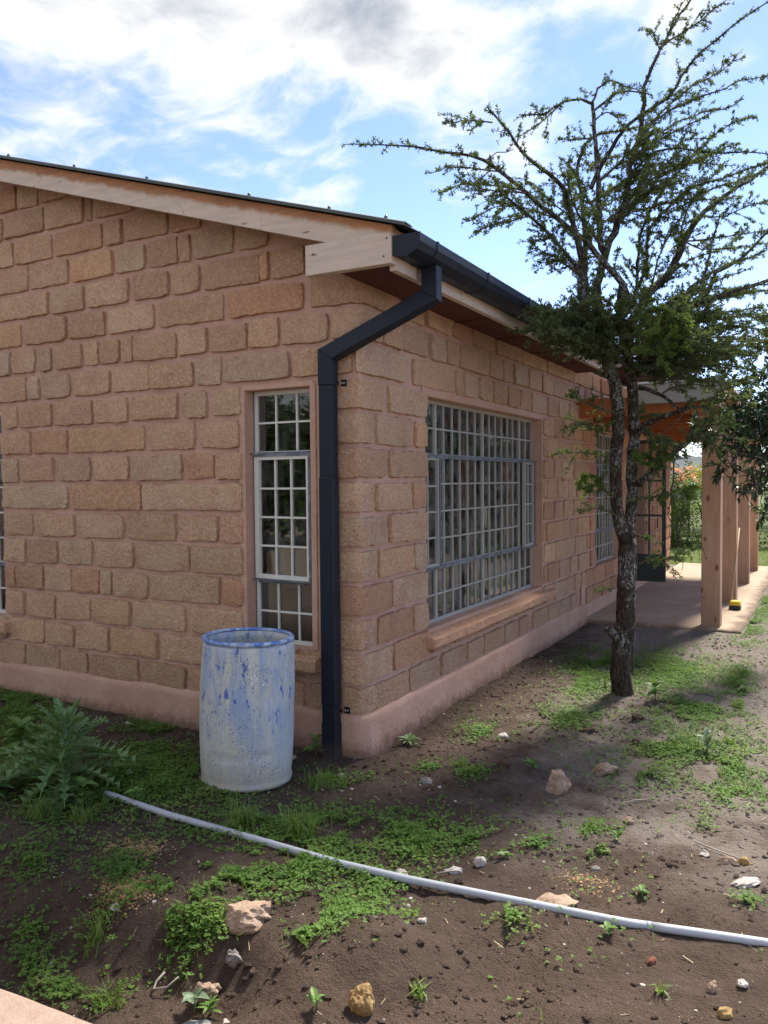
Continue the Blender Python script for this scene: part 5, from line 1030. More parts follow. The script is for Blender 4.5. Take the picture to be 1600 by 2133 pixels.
# ------------------------------------------------------------------ acacia
BRANCHES=[
([(1.154,2.253,-0.297),(1.134,2.252,-0.054),(1.138,2.264,0.181),(1.16,2.285,0.376),(1.164,2.301,0.729),(1.164,2.315,1.042)],0.088,0.066,0),
([(1.164,2.315,1.042),(1.192,2.36,1.276),(1.185,2.405,1.661),(1.197,2.438,1.867),(1.179,2.468,2.182),(1.163,2.485,2.39)],0.05,0.043,0),
([(1.157,2.275,1.005),(1.109,2.247,1.279),(1.092,2.234,1.66),(1.112,2.243,1.962),(1.092,2.229,2.266),(1.034,2.196,2.47),(1.007,2.18,2.593)],0.047,0.05,0),
([(1.108,2.193,0.23),(1.069,2.095,0.314)],0.04,0.03,0),
([(1.186,2.371,-0.074),(1.201,2.386,0.404),(1.216,2.4,0.84),(1.194,2.391,1.117)],0.018,0.014,0),
([(1.163,2.485,2.39),(1.104,2.466,2.705),(1.074,2.459,2.948),(1.096,2.48,3.142)],0.045,0.035,1),
([(1.007,2.18,2.593),(0.903,2.088,2.742),(0.871,2.035,2.945),(0.874,1.981,3.263),(0.821,1.895,3.573),(0.785,1.838,3.765),(0.686,1.752,3.873),(0.516,1.607,4.031),(0.44,1.532,4.171),(0.345,1.445,4.298),(0.314,1.417,4.337)],0.042,0.005,3),
([(0.997,2.287,2.551),(0.873,2.281,2.816),(0.835,2.305,3.016),(0.81,2.366,3.363),(0.771,2.438,3.805),(0.722,2.468,4.07),(0.721,2.503,4.242),(0.797,2.587,4.425),(0.961,2.716,4.499),(1.117,2.835,4.53)],0.036,0.006,3),
([(1.048,2.368,2.46),(0.916,2.359,2.942),(0.911,2.38,3.132),(0.965,2.448,3.428),(1.043,2.52,3.645),(1.099,2.585,3.915),(1.114,2.62,4.126),(1.172,2.683,4.374),(1.206,2.741,4.683),(1.203,2.758,4.834),(1.262,2.814,5.01),(1.322,2.868,5.175),(1.424,2.955,5.404),(1.527,3.038,5.597),(1.568,3.074,5.703)],0.045,0.006,2),
([(0.983,2.371,3.368),(0.94,2.356,3.425),(0.925,2.382,3.693),(0.903,2.407,3.978),(0.872,2.433,4.307),(0.851,2.453,4.555),(0.841,2.461,4.654)],0.028,0.014,1),
([(0.841,2.461,4.654),(0.763,2.392,4.68),(0.637,2.28,4.641),(0.521,2.166,4.528),(0.351,2.015,4.496)],0.013,0.004,2),
([(0.634,2.29,4.645),(0.458,2.249,4.492),(0.278,2.199,4.409)],0.008,0.003,2),
([(0.841,2.461,4.67),(0.874,2.521,4.79),(0.95,2.605,4.878),(1.068,2.717,4.849),(1.182,2.825,4.806)],0.01,0.004,2),
([(0.852,2.464,4.594),(1.035,2.494,4.705),(1.202,2.528,4.692),(1.312,2.547,4.643)],0.01,0.004,2),
([(0.863,2.467,4.518),(0.953,2.458,4.554),(1.045,2.45,4.491),(1.109,2.425,4.39)],0.007,0.003,2),
([(0.794,2.597,4.43),(0.658,2.627,4.461),(0.491,2.662,4.512)],0.008,0.003,3),
([(1.169,2.339,2.911),(1.141,2.271,3.093),(1.034,2.16,3.204),(0.909,2.018,3.398),(0.764,1.87,3.523),(0.63,1.733,3.635),(0.473,1.565,3.79),(0.304,1.389,3.926),(0.139,1.227,3.949),(-0.101,0.988,3.97),(-0.269,0.818,3.958),(-0.438,0.645,3.938)],0.03,0.003,2),
([(0.35,1.432,4.217),(0.236,1.323,4.218),(0.167,1.256,4.201),(0.068,1.161,4.183)],0.006,0.003,3),
([(0.565,1.528,3.705),(0.343,1.487,3.771),(0.088,1.435,3.805),(-0.092,1.398,3.756)],0.008,0.003,3),
([(0.575,1.532,3.683),(0.457,1.386,3.673),(0.342,1.242,3.667),(0.256,1.13,3.692)],0.008,0.003,3),
([(0.428,1.343,3.809),(0.278,1.17,3.805),(0.152,1.024,3.787),(0.063,0.911,3.716)],0.006,0.003,2),
([(0.359,1.25,3.868),(0.411,1.359,3.948),(0.492,1.501,4.009)],0.005,0.003,1),
([(0.849,2.004,3.186),(0.71,1.819,3.392),(0.571,1.645,3.543),(0.467,1.516,3.643),(0.4,1.437,3.692)],0.02,0.004,3),
([(0.573,1.639,3.541),(0.457,1.487,3.475),(0.355,1.353,3.433),(0.283,1.244,3.351)],0.007,0.003,3),
([(0.524,1.615,3.597),(0.375,1.608,3.639),(0.259,1.601,3.638),(0.078,1.597,3.565)],0.006,0.003,2),
([(0.849,2.002,3.148),(0.753,1.868,3.224),(0.673,1.755,3.282),(0.578,1.632,3.302)],0.012,0.003,3),
([(0.764,1.961,3.263),(0.687,1.831,3.224),(0.612,1.703,3.194)],0.006,0.003,3),
([(0.709,1.822,3.393),(0.617,1.69,3.366),(0.578,1.634,3.357)],0.005,0.003,3),
([(0.753,1.909,3.536),(0.56,1.866,3.645),(0.341,1.81,3.722),(0.155,1.763,3.797)],0.008,0.003,3),
([(0.794,1.992,3.604),(0.625,2.035,3.758),(0.449,2.084,3.939),(0.34,2.103,4.024)],0.008,0.003,3),
([(1.104,2.466,2.705),(1.267,2.72,3.103),(1.38,2.852,3.241),(1.487,3.036,3.571),(1.601,3.195,3.81),(1.845,3.463,4.081),(1.971,3.59,4.178),(2.171,3.807,4.403)],0.05,0.008,3),
([(1.246,2.534,2.465),(1.43,2.562,2.728),(1.592,2.595,2.903),(1.779,2.645,2.973),(2.045,2.716,3.047),(2.249,2.768,3.116)],0.035,0.012,2),
([(1.625,2.761,2.938),(1.664,2.83,3.077),(1.692,2.925,3.329),(1.711,2.983,3.48),(1.768,3.102,3.757)],0.018,0.006,2),
([(1.687,2.567,2.926),(1.744,2.574,3.016),(1.797,2.571,3.153),(1.988,2.62,3.26),(2.107,2.642,3.39),(2.233,2.663,3.539)],0.02,0.008,2),
([(1.153,2.607,2.722),(1.156,2.777,3.441),(1.184,2.852,3.696),(1.298,2.99,4.004),(1.519,3.202,4.324),(1.73,3.398,4.6),(1.985,3.605,4.749)],0.018,0.004,3),
([(1.115,2.597,2.964),(1.25,2.599,3.267),(1.285,2.553,3.565),(1.441,2.583,3.742),(1.585,2.614,3.869),(1.847,2.684,3.935),(2.19,2.774,4.024)],0.018,0.004,3),
([(0.825,2.48,3.964),(0.952,2.599,4.29),(1.073,2.701,4.518),(1.364,2.913,4.764),(1.466,2.998,4.944),(1.57,3.083,5.124),(1.675,3.162,5.242),(1.834,3.281,5.413),(2.137,3.499,5.655)],0.02,0.005,2),
([(1.065,2.738,4.255),(1.245,2.918,4.586),(1.451,3.103,4.858),(1.641,3.26,5.013),(1.748,3.346,5.085),(1.855,3.439,5.211)],0.012,0.003,3),
([(1.087,2.751,4.296),(1.243,2.798,4.529),(1.593,2.926,4.716),(1.809,3.005,4.769),(1.916,3.043,4.83),(2.146,3.127,4.845)],0.012,0.003,2),
([(1.187,2.807,4.295),(1.299,2.953,4.503),(1.451,3.111,4.627),(1.607,3.267,4.727),(1.82,3.471,4.809),(1.904,3.569,4.929)],0.01,0.003,2),
([(1.314,2.914,5.198),(1.468,2.972,5.305),(1.632,3.034,5.409),(1.784,3.089,5.537),(1.866,3.12,5.6)],0.009,0.003,3),
([(1.304,2.907,5.174),(1.281,2.835,5.246),(1.26,2.775,5.303)],0.006,0.003,3),
([(1.356,2.941,5.296),(1.4,3.03,5.468),(1.438,3.115,5.641)],0.006,0.003,2),
([(1.103,2.636,4.054),(1.179,2.648,4.142),(1.324,2.68,4.243),(1.51,2.727,4.242),(1.78,2.792,4.172),(1.991,2.844,4.167),(2.183,2.888,4.109)],0.015,0.004,2),
([(1.173,2.679,4.154),(1.369,2.897,4.209),(1.57,3.116,4.236),(1.813,3.377,4.264)],0.008,0.003,3),
([(1.463,3.054,3.875),(1.689,3.11,3.996),(1.983,3.187,4.067),(2.2,3.241,4.144)],0.01,0.004,2),
([(1.402,2.926,4.334),(1.501,3.043,4.436),(1.621,3.166,4.464)],0.005,0.003,3),
([(0.902,2.409,3.979),(1.086,2.358,4.083),(1.287,2.29,4.208),(1.439,2.257,4.238)],0.012,0.003,3),
([(1.053,2.477,3.631),(1.233,2.386,3.758),(1.43,2.316,3.816),(1.655,2.244,3.825)],0.012,0.003,3),
([(1.019,2.219,3.365),(0.907,1.999,3.513),(0.846,1.807,3.69),(0.843,1.686,3.832)],0.014,0.003,3),
([(0.969,2.203,3.635),(0.804,2.315,3.889),(0.671,2.429,4.147),(0.577,2.47,4.26)],0.01,0.003,3),
([(1.077,2.158,2.508),(0.925,1.933,2.621),(0.763,1.707,2.657),(0.607,1.486,2.637),(0.503,1.335,2.637)],0.018,0.003,3),
([(1.06,2.151,2.585),(0.893,1.909,2.714),(0.732,1.683,2.784),(0.616,1.518,2.821)],0.014,0.003,3),
([(1.055,2.089,2.52),(0.903,1.736,2.539),(0.798,1.468,2.563),(0.729,1.23,2.636)],0.012,0.003,3),
([(1.137,2.14,2.652),(1.049,1.884,2.804),(0.976,1.739,2.822),(0.883,1.548,2.762)],0.012,0.003,3),
([(1.17,2.159,2.689),(1.135,1.982,2.849),(1.061,1.834,2.902),(1.012,1.737,2.853)],0.01,0.003,3),
([(1.049,2.198,2.477),(0.965,1.995,2.496),(0.886,1.798,2.494),(0.825,1.621,2.529)],0.01,0.003,3),
([(1.181,2.436,2.34),(1.265,2.534,2.495),(1.339,2.651,2.751),(1.435,2.76,2.919),(1.567,2.903,3.132),(1.771,3.094,3.309),(2.123,3.4,3.495)],0.032,0.005,3),
([(1.232,2.411,2.451),(1.421,2.403,2.589),(1.674,2.406,2.68),(1.952,2.411,2.691),(2.253,2.408,2.624)],0.016,0.004,3),
([(1.249,2.419,2.412),(1.452,2.67,2.525),(1.713,2.978,2.625),(1.986,3.286,2.665),(2.2,3.52,2.638)],0.014,0.004,3),
([(1.233,2.408,2.373),(1.485,2.462,2.399),(1.733,2.514,2.425),(1.975,2.56,2.393),(2.213,2.601,2.325)],0.014,0.004,2),
([(1.226,2.346,2.327),(1.432,2.34,2.332),(1.686,2.327,2.294),(1.931,2.307,2.239),(2.068,2.287,2.174)],0.012,0.003,2),
([(1.175,2.498,2.545),(1.381,2.415,2.748),(1.57,2.375,2.817),(1.858,2.322,2.795),(2.163,2.251,2.785)],0.014,0.004,3),
([(1.14,2.482,2.625),(1.3,2.444,2.838),(1.523,2.438,2.966),(1.774,2.436,3.049),(2.049,2.431,3.123)],0.014,0.004,2),
([(1.259,2.088,2.558),(1.438,1.898,2.622),(1.604,1.717,2.663),(1.681,1.639,2.659)],0.012,0.003,3),
([(1.377,2.041,2.614),(1.542,1.894,2.612),(1.698,1.748,2.573),(1.757,1.675,2.523)],0.01,0.003,3),
([(1.137,2.141,2.69),(1.241,1.997,2.84),(1.366,1.906,2.917),(1.444,1.86,2.863)],0.01,0.003,3),
([(1.228,2.066,2.446),(1.37,1.893,2.538),(1.492,1.792,2.523),(1.577,1.687,2.439)],0.01,0.003,3),
([(1.418,2.639,2.741),(1.605,2.912,2.867),(1.871,3.265,2.942),(2.153,3.622,2.954)],0.01,0.003,2),
([(1.434,2.77,2.921),(1.548,3.036,3.1),(1.742,3.375,3.207),(1.985,3.769,3.215)],0.01,0.003,3),
([(1.484,3.053,3.576),(1.655,3.088,3.568),(1.879,3.133,3.586),(2.135,3.183,3.6)],0.008,0.003,2),
([(1.484,3.053,3.576),(1.604,3.191,3.519),(1.849,3.461,3.571),(2.102,3.737,3.645)],0.008,0.003,2),
([(1.378,2.867,3.245),(1.533,3.133,3.432),(1.734,3.426,3.558),(1.94,3.77,3.83)],0.008,0.003,2),
([(1.596,3.239,3.823),(1.788,3.27,3.801),(1.976,3.296,3.859),(2.162,3.323,3.876)],0.008,0.003,3),
([(1.431,3.019,3.46),(1.487,2.903,3.667),(1.574,2.82,3.828),(1.731,2.749,3.973)],0.008,0.003,3),
([(1.273,2.689,3.096),(1.346,2.598,3.332),(1.469,2.535,3.531),(1.659,2.472,3.748)],0.01,0.003,3),
([(1.231,2.387,1.903),(1.299,2.368,1.957),(1.422,2.346,2.009),(1.567,2.322,2.049),(1.681,2.3,2.087)],0.03,0.014,4),
([(1.223,2.456,2.269),(1.351,2.466,2.223),(1.478,2.469,2.146),(1.545,2.466,2.088),(1.735,2.483,2.091),(1.81,2.483,2.045)],0.022,0.006,4),
([(1.681,2.3,2.087),(1.708,2.31,1.993),(1.702,2.304,1.918)],0.008,0.004,4),
([(1.632,2.272,2.069),(1.567,2.232,1.957),(1.457,2.167,1.865)],0.006,0.003,4),
([(1.424,2.392,2.204),(1.578,2.342,2.265),(1.798,2.276,2.226),(2.075,2.18,2.252)],0.008,0.003,2),
([(1.563,2.348,2.051),(1.69,2.306,2.124),(1.938,2.244,2.123),(2.108,2.191,2.074)],0.008,0.003,2),
([(1.756,2.34,2.067),(1.884,2.118,2.169),(2.032,1.926,2.193)],0.006,0.003,2),
([(1.242,2.375,1.472),(1.393,2.347,1.625),(1.521,2.33,1.722),(1.616,2.315,1.798),(1.692,2.307,1.844),(1.867,2.297,1.856),(2.072,2.272,1.776)],0.03,0.006,2),
([(1.609,2.362,1.8),(1.656,2.308,1.902),(1.8,2.272,1.931),(1.975,2.226,1.939)],0.01,0.003,3),
([(1.693,2.296,1.836),(1.845,2.186,1.779),(1.956,2.092,1.719)],0.006,0.003,2),
([(1.413,2.362,1.645),(1.429,2.164,1.735),(1.402,2.018,1.749)],0.008,0.003,3),
([(1.463,2.392,1.683),(1.452,2.24,1.623),(1.42,2.02,1.565)],0.008,0.003,3),
([(1.26,2.323,1.356),(1.374,2.276,1.376),(1.493,2.223,1.396),(1.534,2.189,1.359)],0.008,0.003,3),
([(1.515,2.364,1.715),(1.527,2.343,1.566),(1.514,2.311,1.433),(1.504,2.285,1.327)],0.008,0.005,4),
([(1.504,2.285,1.327),(1.495,2.276,1.243),(1.519,2.286,1.167),(1.57,2.31,1.072),(1.604,2.326,0.995),(1.599,2.319,0.901),(1.593,2.311,0.794)],0.004,0.0025,4),
([(1.532,2.31,1.566),(1.58,2.352,1.508),(1.618,2.392,1.412),(1.622,2.418,1.278),(1.64,2.449,1.161),(1.662,2.475,1.083)],0.004,0.0025,4),
([(1.504,2.285,1.319),(1.572,2.292,1.225),(1.661,2.304,1.112),(1.737,2.315,1.019),(1.775,2.301,0.89)],0.004,0.0025,4),
([(1.526,2.304,1.509),(1.579,2.31,1.433),(1.604,2.293,1.319),(1.62,2.262,1.17),(1.652,2.239,1.022)],0.004,0.0025,4),
([(1.605,2.285,1.376),(1.595,2.259,1.283),(1.584,2.236,1.208),(1.603,2.214,1.06)],0.003,0.002,4),
([(1.618,2.345,1.261),(1.671,2.354,1.223),(1.697,2.349,1.167),(1.693,2.324,1.093),(1.736,2.279,0.879)],0.003,0.002,4),
([(1.08,2.197,2.06),(1.001,2.084,2.087),(0.918,1.961,2.127),(0.853,1.85,2.196)],0.008,0.003,3),
([(1.072,2.186,1.899),(0.98,2.014,1.912),(0.918,1.888,1.945),(0.869,1.792,1.953)],0.008,0.003,3),
([(1.063,2.174,1.725),(0.957,2.033,1.724),(0.858,1.901,1.742),(0.776,1.789,1.74)],0.007,0.003,3),
([(1.094,2.176,1.378),(1.045,2.061,1.437),(0.996,1.954,1.476),(0.959,1.878,1.47)],0.006,0.003,3),
([(1.113,2.18,1.223),(1.044,2.066,1.277),(0.976,1.958,1.287),(0.905,1.84,1.261)],0.006,0.003,2),
([(1.258,2.287,1.878),(1.329,2.212,1.89),(1.382,2.125,1.839)],0.008,0.003,3),
([(1.24,2.282,1.974),(1.278,2.184,2.042),(1.346,2.116,2.071)],0.008,0.003,3),
([(1.269,2.249,0.836),(1.381,2.245,0.868),(1.51,2.239,0.904),(1.643,2.231,0.947)],0.005,0.003,3),
([(1.25,2.249,1.068),(1.307,2.243,1.058),(1.328,2.233,1.032)],0.012,0.006,3),
([(1.119,2.159,0.645),(1.063,2.07,0.633),(1.008,1.984,0.633)],0.004,0.002,2),
([(1.084,2.278,2.562),(0.952,1.789,2.593),(0.883,1.496,2.608)],0.011,0.003,3),
([(1.278,2.443,2.603),(1.494,2.86,2.708),(1.798,3.403,2.648)],0.011,0.003,3),
([(1.202,2.443,2.508),(1.036,1.998,2.598),(0.915,1.652,2.644)],0.011,0.003,3),
([(1.265,2.339,2.47),(1.476,2.828,2.58),(1.722,3.377,2.463)],0.011,0.003,3),
([(1.047,2.287,2.729),(1.432,2.418,2.701),(1.849,2.548,2.538)],0.011,0.003,3),
([(1.181,2.307,2.538),(1.622,2.745,2.529),(2.012,3.139,2.278)],0.011,0.003,3),
([(1.251,2.372,2.348),(1.555,2.633,2.52),(1.928,2.931,2.493)],0.011,0.003,3),
([(1.014,2.347,2.417),(1.299,2.298,2.417),(1.598,2.23,2.342)],0.011,0.003,3),
([(1.242,2.432,2.823),(1.311,2.741,2.8),(1.38,3.377,2.588)],0.011,0.003,3),
([(1.295,2.352,2.669),(1.066,1.826,2.806),(0.898,1.434,2.833)],0.011,0.003,3),
([(1.239,2.448,2.689),(1.703,2.829,2.851),(2.194,3.219,2.871)],0.011,0.003,3),
([(1.137,2.477,2.545),(1.566,2.457,2.672),(1.919,2.434,2.712)],0.011,0.003,3),
([(1.142,2.401,2.57),(0.952,1.744,2.652),(0.841,1.336,2.604)],0.011,0.003,3),
([(1.146,2.309,2.491),(0.934,2.075,2.585),(0.81,1.936,2.636)],0.011,0.003,3),
([(1.12,2.411,2.55),(0.924,1.906,2.725),(0.761,1.515,2.751)],0.011,0.003,3),
([(1.017,2.286,2.553),(1.447,2.221,2.762),(1.787,2.163,2.882)],0.011,0.003,3),
([(1.187,2.436,2.798),(0.948,1.958,2.761),(0.76,1.471,2.531)],0.011,0.003,3),
([(1.255,2.385,2.609),(0.937,1.803,2.714),(0.697,1.339,2.64)],0.011,0.003,3),
([(1.234,2.381,2.513),(1.502,2.326,2.857),(1.795,2.321,3.004)],0.011,0.003,3),
([(1.098,2.46,2.649),(1.567,3.017,3.037),(2.188,3.663,3.203)],0.011,0.003,3),
([(1.135,2.308,2.357),(1.424,2.518,2.488),(1.65,2.675,2.447)],0.011,0.003,3),
([(1.08,2.432,2.745),(0.957,2.133,2.801),(0.801,1.756,2.797)],0.011,0.003,3),
([(1.253,2.42,2.388),(1.314,2.582,2.481),(1.439,2.823,2.481)],0.011,0.003,3),
([(1.129,2.317,2.362),(1.427,2.815,2.776),(1.688,3.2,3.062)],0.011,0.003,3),
([(1.082,2.219,2.558),(1.336,2.736,2.62),(1.537,3.172,2.466)],0.011,0.003,3),
([(1.202,2.278,2.391),(0.923,1.996,2.669),(0.646,1.729,2.819)],0.011,0.003,3),
([(0.808,2.466,4.117),(0.861,2.76,4.303),(0.935,3.015,4.388)],0.009,0.003,3),
([(0.868,2.279,3.77),(1.001,2.545,3.968),(1.148,2.787,4.082)],0.009,0.003,3),
([(1.073,2.314,3.849),(1.172,2.529,4.038),(1.283,2.716,4.145)],0.009,0.003,3),
([(1.105,2.412,3.858),(1.171,2.616,4.023),(1.246,2.773,4.095)],0.009,0.003,3),
([(1.128,2.448,3.864),(1.467,2.576,4.04),(1.801,2.703,4.14)],0.009,0.003,3),
([(1.018,2.389,3.629),(1.256,2.341,3.786),(1.482,2.311,3.864)],0.009,0.003,3),
([(1.034,2.386,3.629),(1.047,2.812,3.916),(1.093,3.123,4.089)],0.009,0.003,3),
([(1.197,2.428,3.85),(1.549,2.673,4.095),(1.906,2.914,4.258)],0.009,0.003,3),
([(0.851,2.41,3.578),(1.118,2.682,3.865),(1.396,2.946,4.079)],0.009,0.003,3),
([(1.138,2.297,3.683),(1.274,2.178,3.812),(1.396,2.104,3.872)],0.009,0.003,3),
([(1.093,2.59,4.167),(1.25,2.349,4.15),(1.391,2.167,4.076)],0.009,0.003,3),
([(0.823,2.347,3.546),(0.866,2.692,3.883),(0.93,2.967,4.129)],0.009,0.003,3),
([(1.171,2.58,3.748),(1.507,2.763,3.83),(1.844,2.942,3.833)],0.009,0.003,3),
([(1.123,2.327,4.027),(1.436,2.466,4.267),(1.746,2.605,4.43)],0.009,0.003,3),
([(1.254,2.429,2.592),(1.418,2.827,2.589),(1.599,3.234,2.578)],0.01,0.003,2),
([(1.201,2.492,2.337),(1.598,3.012,2.373),(2.034,3.555,2.372)],0.01,0.003,3),
([(1.163,2.405,2.659),(1.373,2.718,2.826),(1.603,3.018,2.808)],0.01,0.003,3),
([(1.335,2.532,2.356),(1.756,3.036,2.532),(2.206,3.548,2.671)],0.01,0.003,3),
([(1.393,2.39,2.563),(1.623,2.435,2.776),(1.843,2.489,2.853)],0.01,0.003,3),
([(1.339,2.584,2.717),(1.61,2.182,2.694),(1.856,1.741,2.517)],0.01,0.003,2),
([(1.389,2.392,2.651),(1.556,2.032,2.772),(1.691,1.81,2.808)],0.01,0.003,3),
([(1.266,2.485,2.681),(1.508,2.157,2.796),(1.718,1.927,2.781)],0.01,0.003,2),
([(1.12,2.467,2.522),(1.511,3.036,2.738),(1.947,3.621,2.906)],0.01,0.003,2),
([(1.355,2.541,2.583),(1.761,3.006,2.803),(2.199,3.475,2.927)],0.01,0.003,2),
([(1.374,2.431,2.701),(1.75,3.035,2.869),(2.171,3.656,3)],0.01,0.003,2),
([(1.242,2.36,2.475),(1.368,2.709,2.681),(1.51,3.037,2.849)],0.01,0.003,3),
([(1.286,2.521,2.728),(1.718,2.671,2.954),(2.14,2.819,3.026)],0.01,0.003,2),
([(1.28,2.45,2.736),(1.609,3.019,3.028),(1.984,3.573,3.176)],0.01,0.003,3),
([(1.145,2.475,2.647),(1.583,2.89,2.62),(2.041,3.317,2.591)],0.01,0.003,3),
([(1.399,2.428,2.293),(1.722,2.485,2.453),(2.035,2.538,2.595)],0.01,0.003,2),
([(1.406,2.421,2.585),(1.539,2.537,2.636),(1.674,2.651,2.66)],0.01,0.003,2),
([(1.127,2.45,2.566),(1.653,2.332,2.525),(2.129,2.182,2.414)],0.01,0.003,3),
([(1.337,2.476,2.353),(1.678,2.306,2.46),(1.99,2.123,2.541)],0.01,0.003,2),
([(1.166,2.396,2.399),(1.682,2.656,2.559),(2.194,2.912,2.629)],0.01,0.003,2),
([(1.192,2.29,2.528),(1.673,3.012,2.719),(2.219,3.751,2.724)],0.01,0.003,3),
([(1.27,2.469,2.526),(1.62,2.624,2.467),(1.964,2.776,2.397)],0.01,0.003,3),
([(1.003,2.181,2.682),(0.81,1.814,2.765),(0.632,1.469,2.785)],0.009,0.003,3),
([(1.005,2.174,2.474),(0.956,1.718,2.554),(0.908,1.337,2.571)],0.009,0.003,3),
([(1.031,2.193,2.609),(0.859,1.867,2.606),(0.701,1.542,2.54)],0.009,0.003,3),
([(1.071,2.218,2.674),(0.961,1.752,2.735),(0.867,1.333,2.739)],0.009,0.003,3),
([(1.058,2.207,2.566),(0.808,1.888,2.733),(0.567,1.584,2.831)],0.009,0.003,3),
([(1.006,2.185,2.74),(0.898,1.863,2.724),(0.803,1.546,2.652)],0.009,0.003,3),
([(1.1,2.236,2.724),(0.848,1.827,2.753),(0.62,1.437,2.717)],0.009,0.003,3),
([(1.063,2.215,2.705),(0.907,1.764,2.699),(0.774,1.335,2.638)],0.009,0.003,3)]
FRESH=[(1.519,1.726,2.759),(1.474,1.698,2.673),(1.596,1.766,2.707),(1.657,1.798,2.671),(1.627,1.779,2.62),(1.536,1.728,2.586),(1.537,1.723,2.464),(1.583,1.75,2.499),(1.35,2.103,1.716),(1.415,2.141,1.772),(1.534,2.19,1.397),(0.996,1.955,1.457),(0.946,1.927,1.458)]
BROAD=[[(2.479,4.942,2.955),(2.235,4.563,2.543),(2.044,4.219,2.288),(1.861,3.886,2.179),(1.726,3.581,2.119)],[(2.526,4.947,2.469),(2.278,4.631,2.262),(2.08,4.343,2.063),(1.889,4.065,2.008),(1.744,3.812,1.955)],[(2.487,4.693,2.351),(2.247,4.368,2.104),(2.055,4.074,1.957),(1.891,3.798,1.86),(1.851,3.585,1.678),(1.774,3.356,1.569)],[(2.444,4.677,2.541),(2.171,4.236,1.961),(2.068,3.902,1.68),(2.011,3.595,1.459)],[(2.487,5.02,1.988),(2.238,4.681,1.691),(2.082,4.397,1.5),(1.992,4.152,1.363)],[(2.477,5.056,2.973),(2.313,4.728,2.747),(2.116,4.383,2.531),(1.969,4.069,2.416)],[(2.559,5.121,3.465),(2.307,4.783,3.235),(2.108,4.473,2.965),(1.977,4.204,2.797)],[(2.572,5.074,2.184),(2.279,4.677,1.979),(2.083,4.335,1.828)],[(2.567,5.092,2.677),(2.23,4.743,2.371),(2.029,4.47,2.12),(1.917,4.249,1.947)],[(2.576,5.172,1.744),(2.278,4.846,1.498),(2.115,4.597,1.307),(2.042,4.397,1.121)],[(2.489,4.686,2.161),(2.17,4.225,2.144),(1.949,3.816,2.081),(1.745,3.416,2.021),(1.592,3.045,1.964)]]

ac = empty('acacia_tree', (1.17, 2.08, -.24), 'crooked thorn tree with lichened bark and fine dark foliage', 'tree')
def smooth_path(P, per=.10):
    P = np.array(P, float); n = len(P)
    if n < 3: return lerp_path(P, 4)
    out = []
    for i in range(n-1):
        p0, p1, p2, p3 = P[max(i-1, 0)], P[i], P[i+1], P[min(i+2, n-1)]; m_ = max(2, int(np.linalg.norm(p2-p1)/per))
        for t in np.linspace(0, 1, m_, endpoint=False): out.append(.5*((2*p1)+(-p0+p2)*t+(2*p0-5*p1+4*p2-p3)*t*t+(-p0+3*p1-3*p2+p3)*t**3))
    out.append(P[-1]); return np.array(out)
trunkV = MB(); twigs = MB(); TP = []; TD = []; TS = []
def add_tufts(path, spacing, size, start=0.):
    L = np.r_[0, np.cumsum(np.linalg.norm(np.diff(path, axis=0), axis=1))]; n = max(1, int(L[-1]*(1-start)/spacing)); t = np.sort(RNG.uniform(L[-1]*start, L[-1], n))
    P = np.stack([np.interp(t, L, path[:, k]) for k in range(3)], 1); d = unit(path[np.clip(np.searchsorted(L, t), 1, len(path)-1)]-path[np.clip(np.searchsorted(L, t), 1, len(path)-1)-1])
    TP.append(P); TD.append(d); TS.append(np.full(n, size))
def sub_twigs(path, cls, r):
    L = np.r_[0, np.cumsum(np.linalg.norm(np.diff(path, axis=0), axis=1))]; tot = L[-1]; sp = {1: .14, 2: .055, 3: .034}[cls]; n = int(tot*.94/sp)
    for q in range(n):
        t = tot*.06+tot*.94*(q+random.random())/max(n, 1); p = np.array([np.interp(t, L, path[:, k]) for k in range(3)]); i = int(np.clip(np.searchsorted(L, t), 1, len(path)-1)); d = unit(path[i]-path[i-1])
        fr = t/tot; ln = random.uniform(.05, .27)*(1.15-.75*fr)*(1.15 if cls == 3 else .85)
        v = RNG.normal(0, 1, 3); v[2] *= .4; v = unit(v-d*np.dot(v, d)); dr2 = unit(d*random.uniform(.5, 1.0)+v*random.uniform(.5, 1.)+np.array([0, 0, random.uniform(-.12, .22)]))
        c = unit(RNG.normal(0, 1, 3)); tp = np.array([p, p+dr2*ln*.35+c*ln*.03, p+dr2*ln*.7+c*ln*.07, p+dr2*ln+c*ln*.05-np.array([0, 0, ln*.08])])
        twigs.tube([tuple(x) for x in tp], [.0032, .0026, .002, .0012], 4, False); add_tufts(tp, .0165, random.uniform(.8, 1.15))
        if ln > .14 and random.random() < .75:
            b0 = tp[1]; d3 = unit(dr2+RNG.normal(0, .6, 3)); tq = np.array([b0, b0+d3*ln*.3, b0+d3*ln*.6]); twigs.tube([tuple(x) for x in tq], [.0024, .0018, .001], 4, False); add_tufts(tq, .0165, .9)
def thorn_stubs(path, r):
    L = np.r_[0, np.cumsum(np.linalg.norm(np.diff(path, axis=0), axis=1))]; n = int(L[-1]/.03)
    for q in range(n):
        t = random.random()*L[-1]; p = np.array([np.interp(t, L, path[:, k]) for k in range(3)]); v = unit(RNG.normal(0, 1, 3)); twigs.tube([tuple(p), tuple(p+v*random.uniform(.008, .028))], [.002, .0006], 3, False)
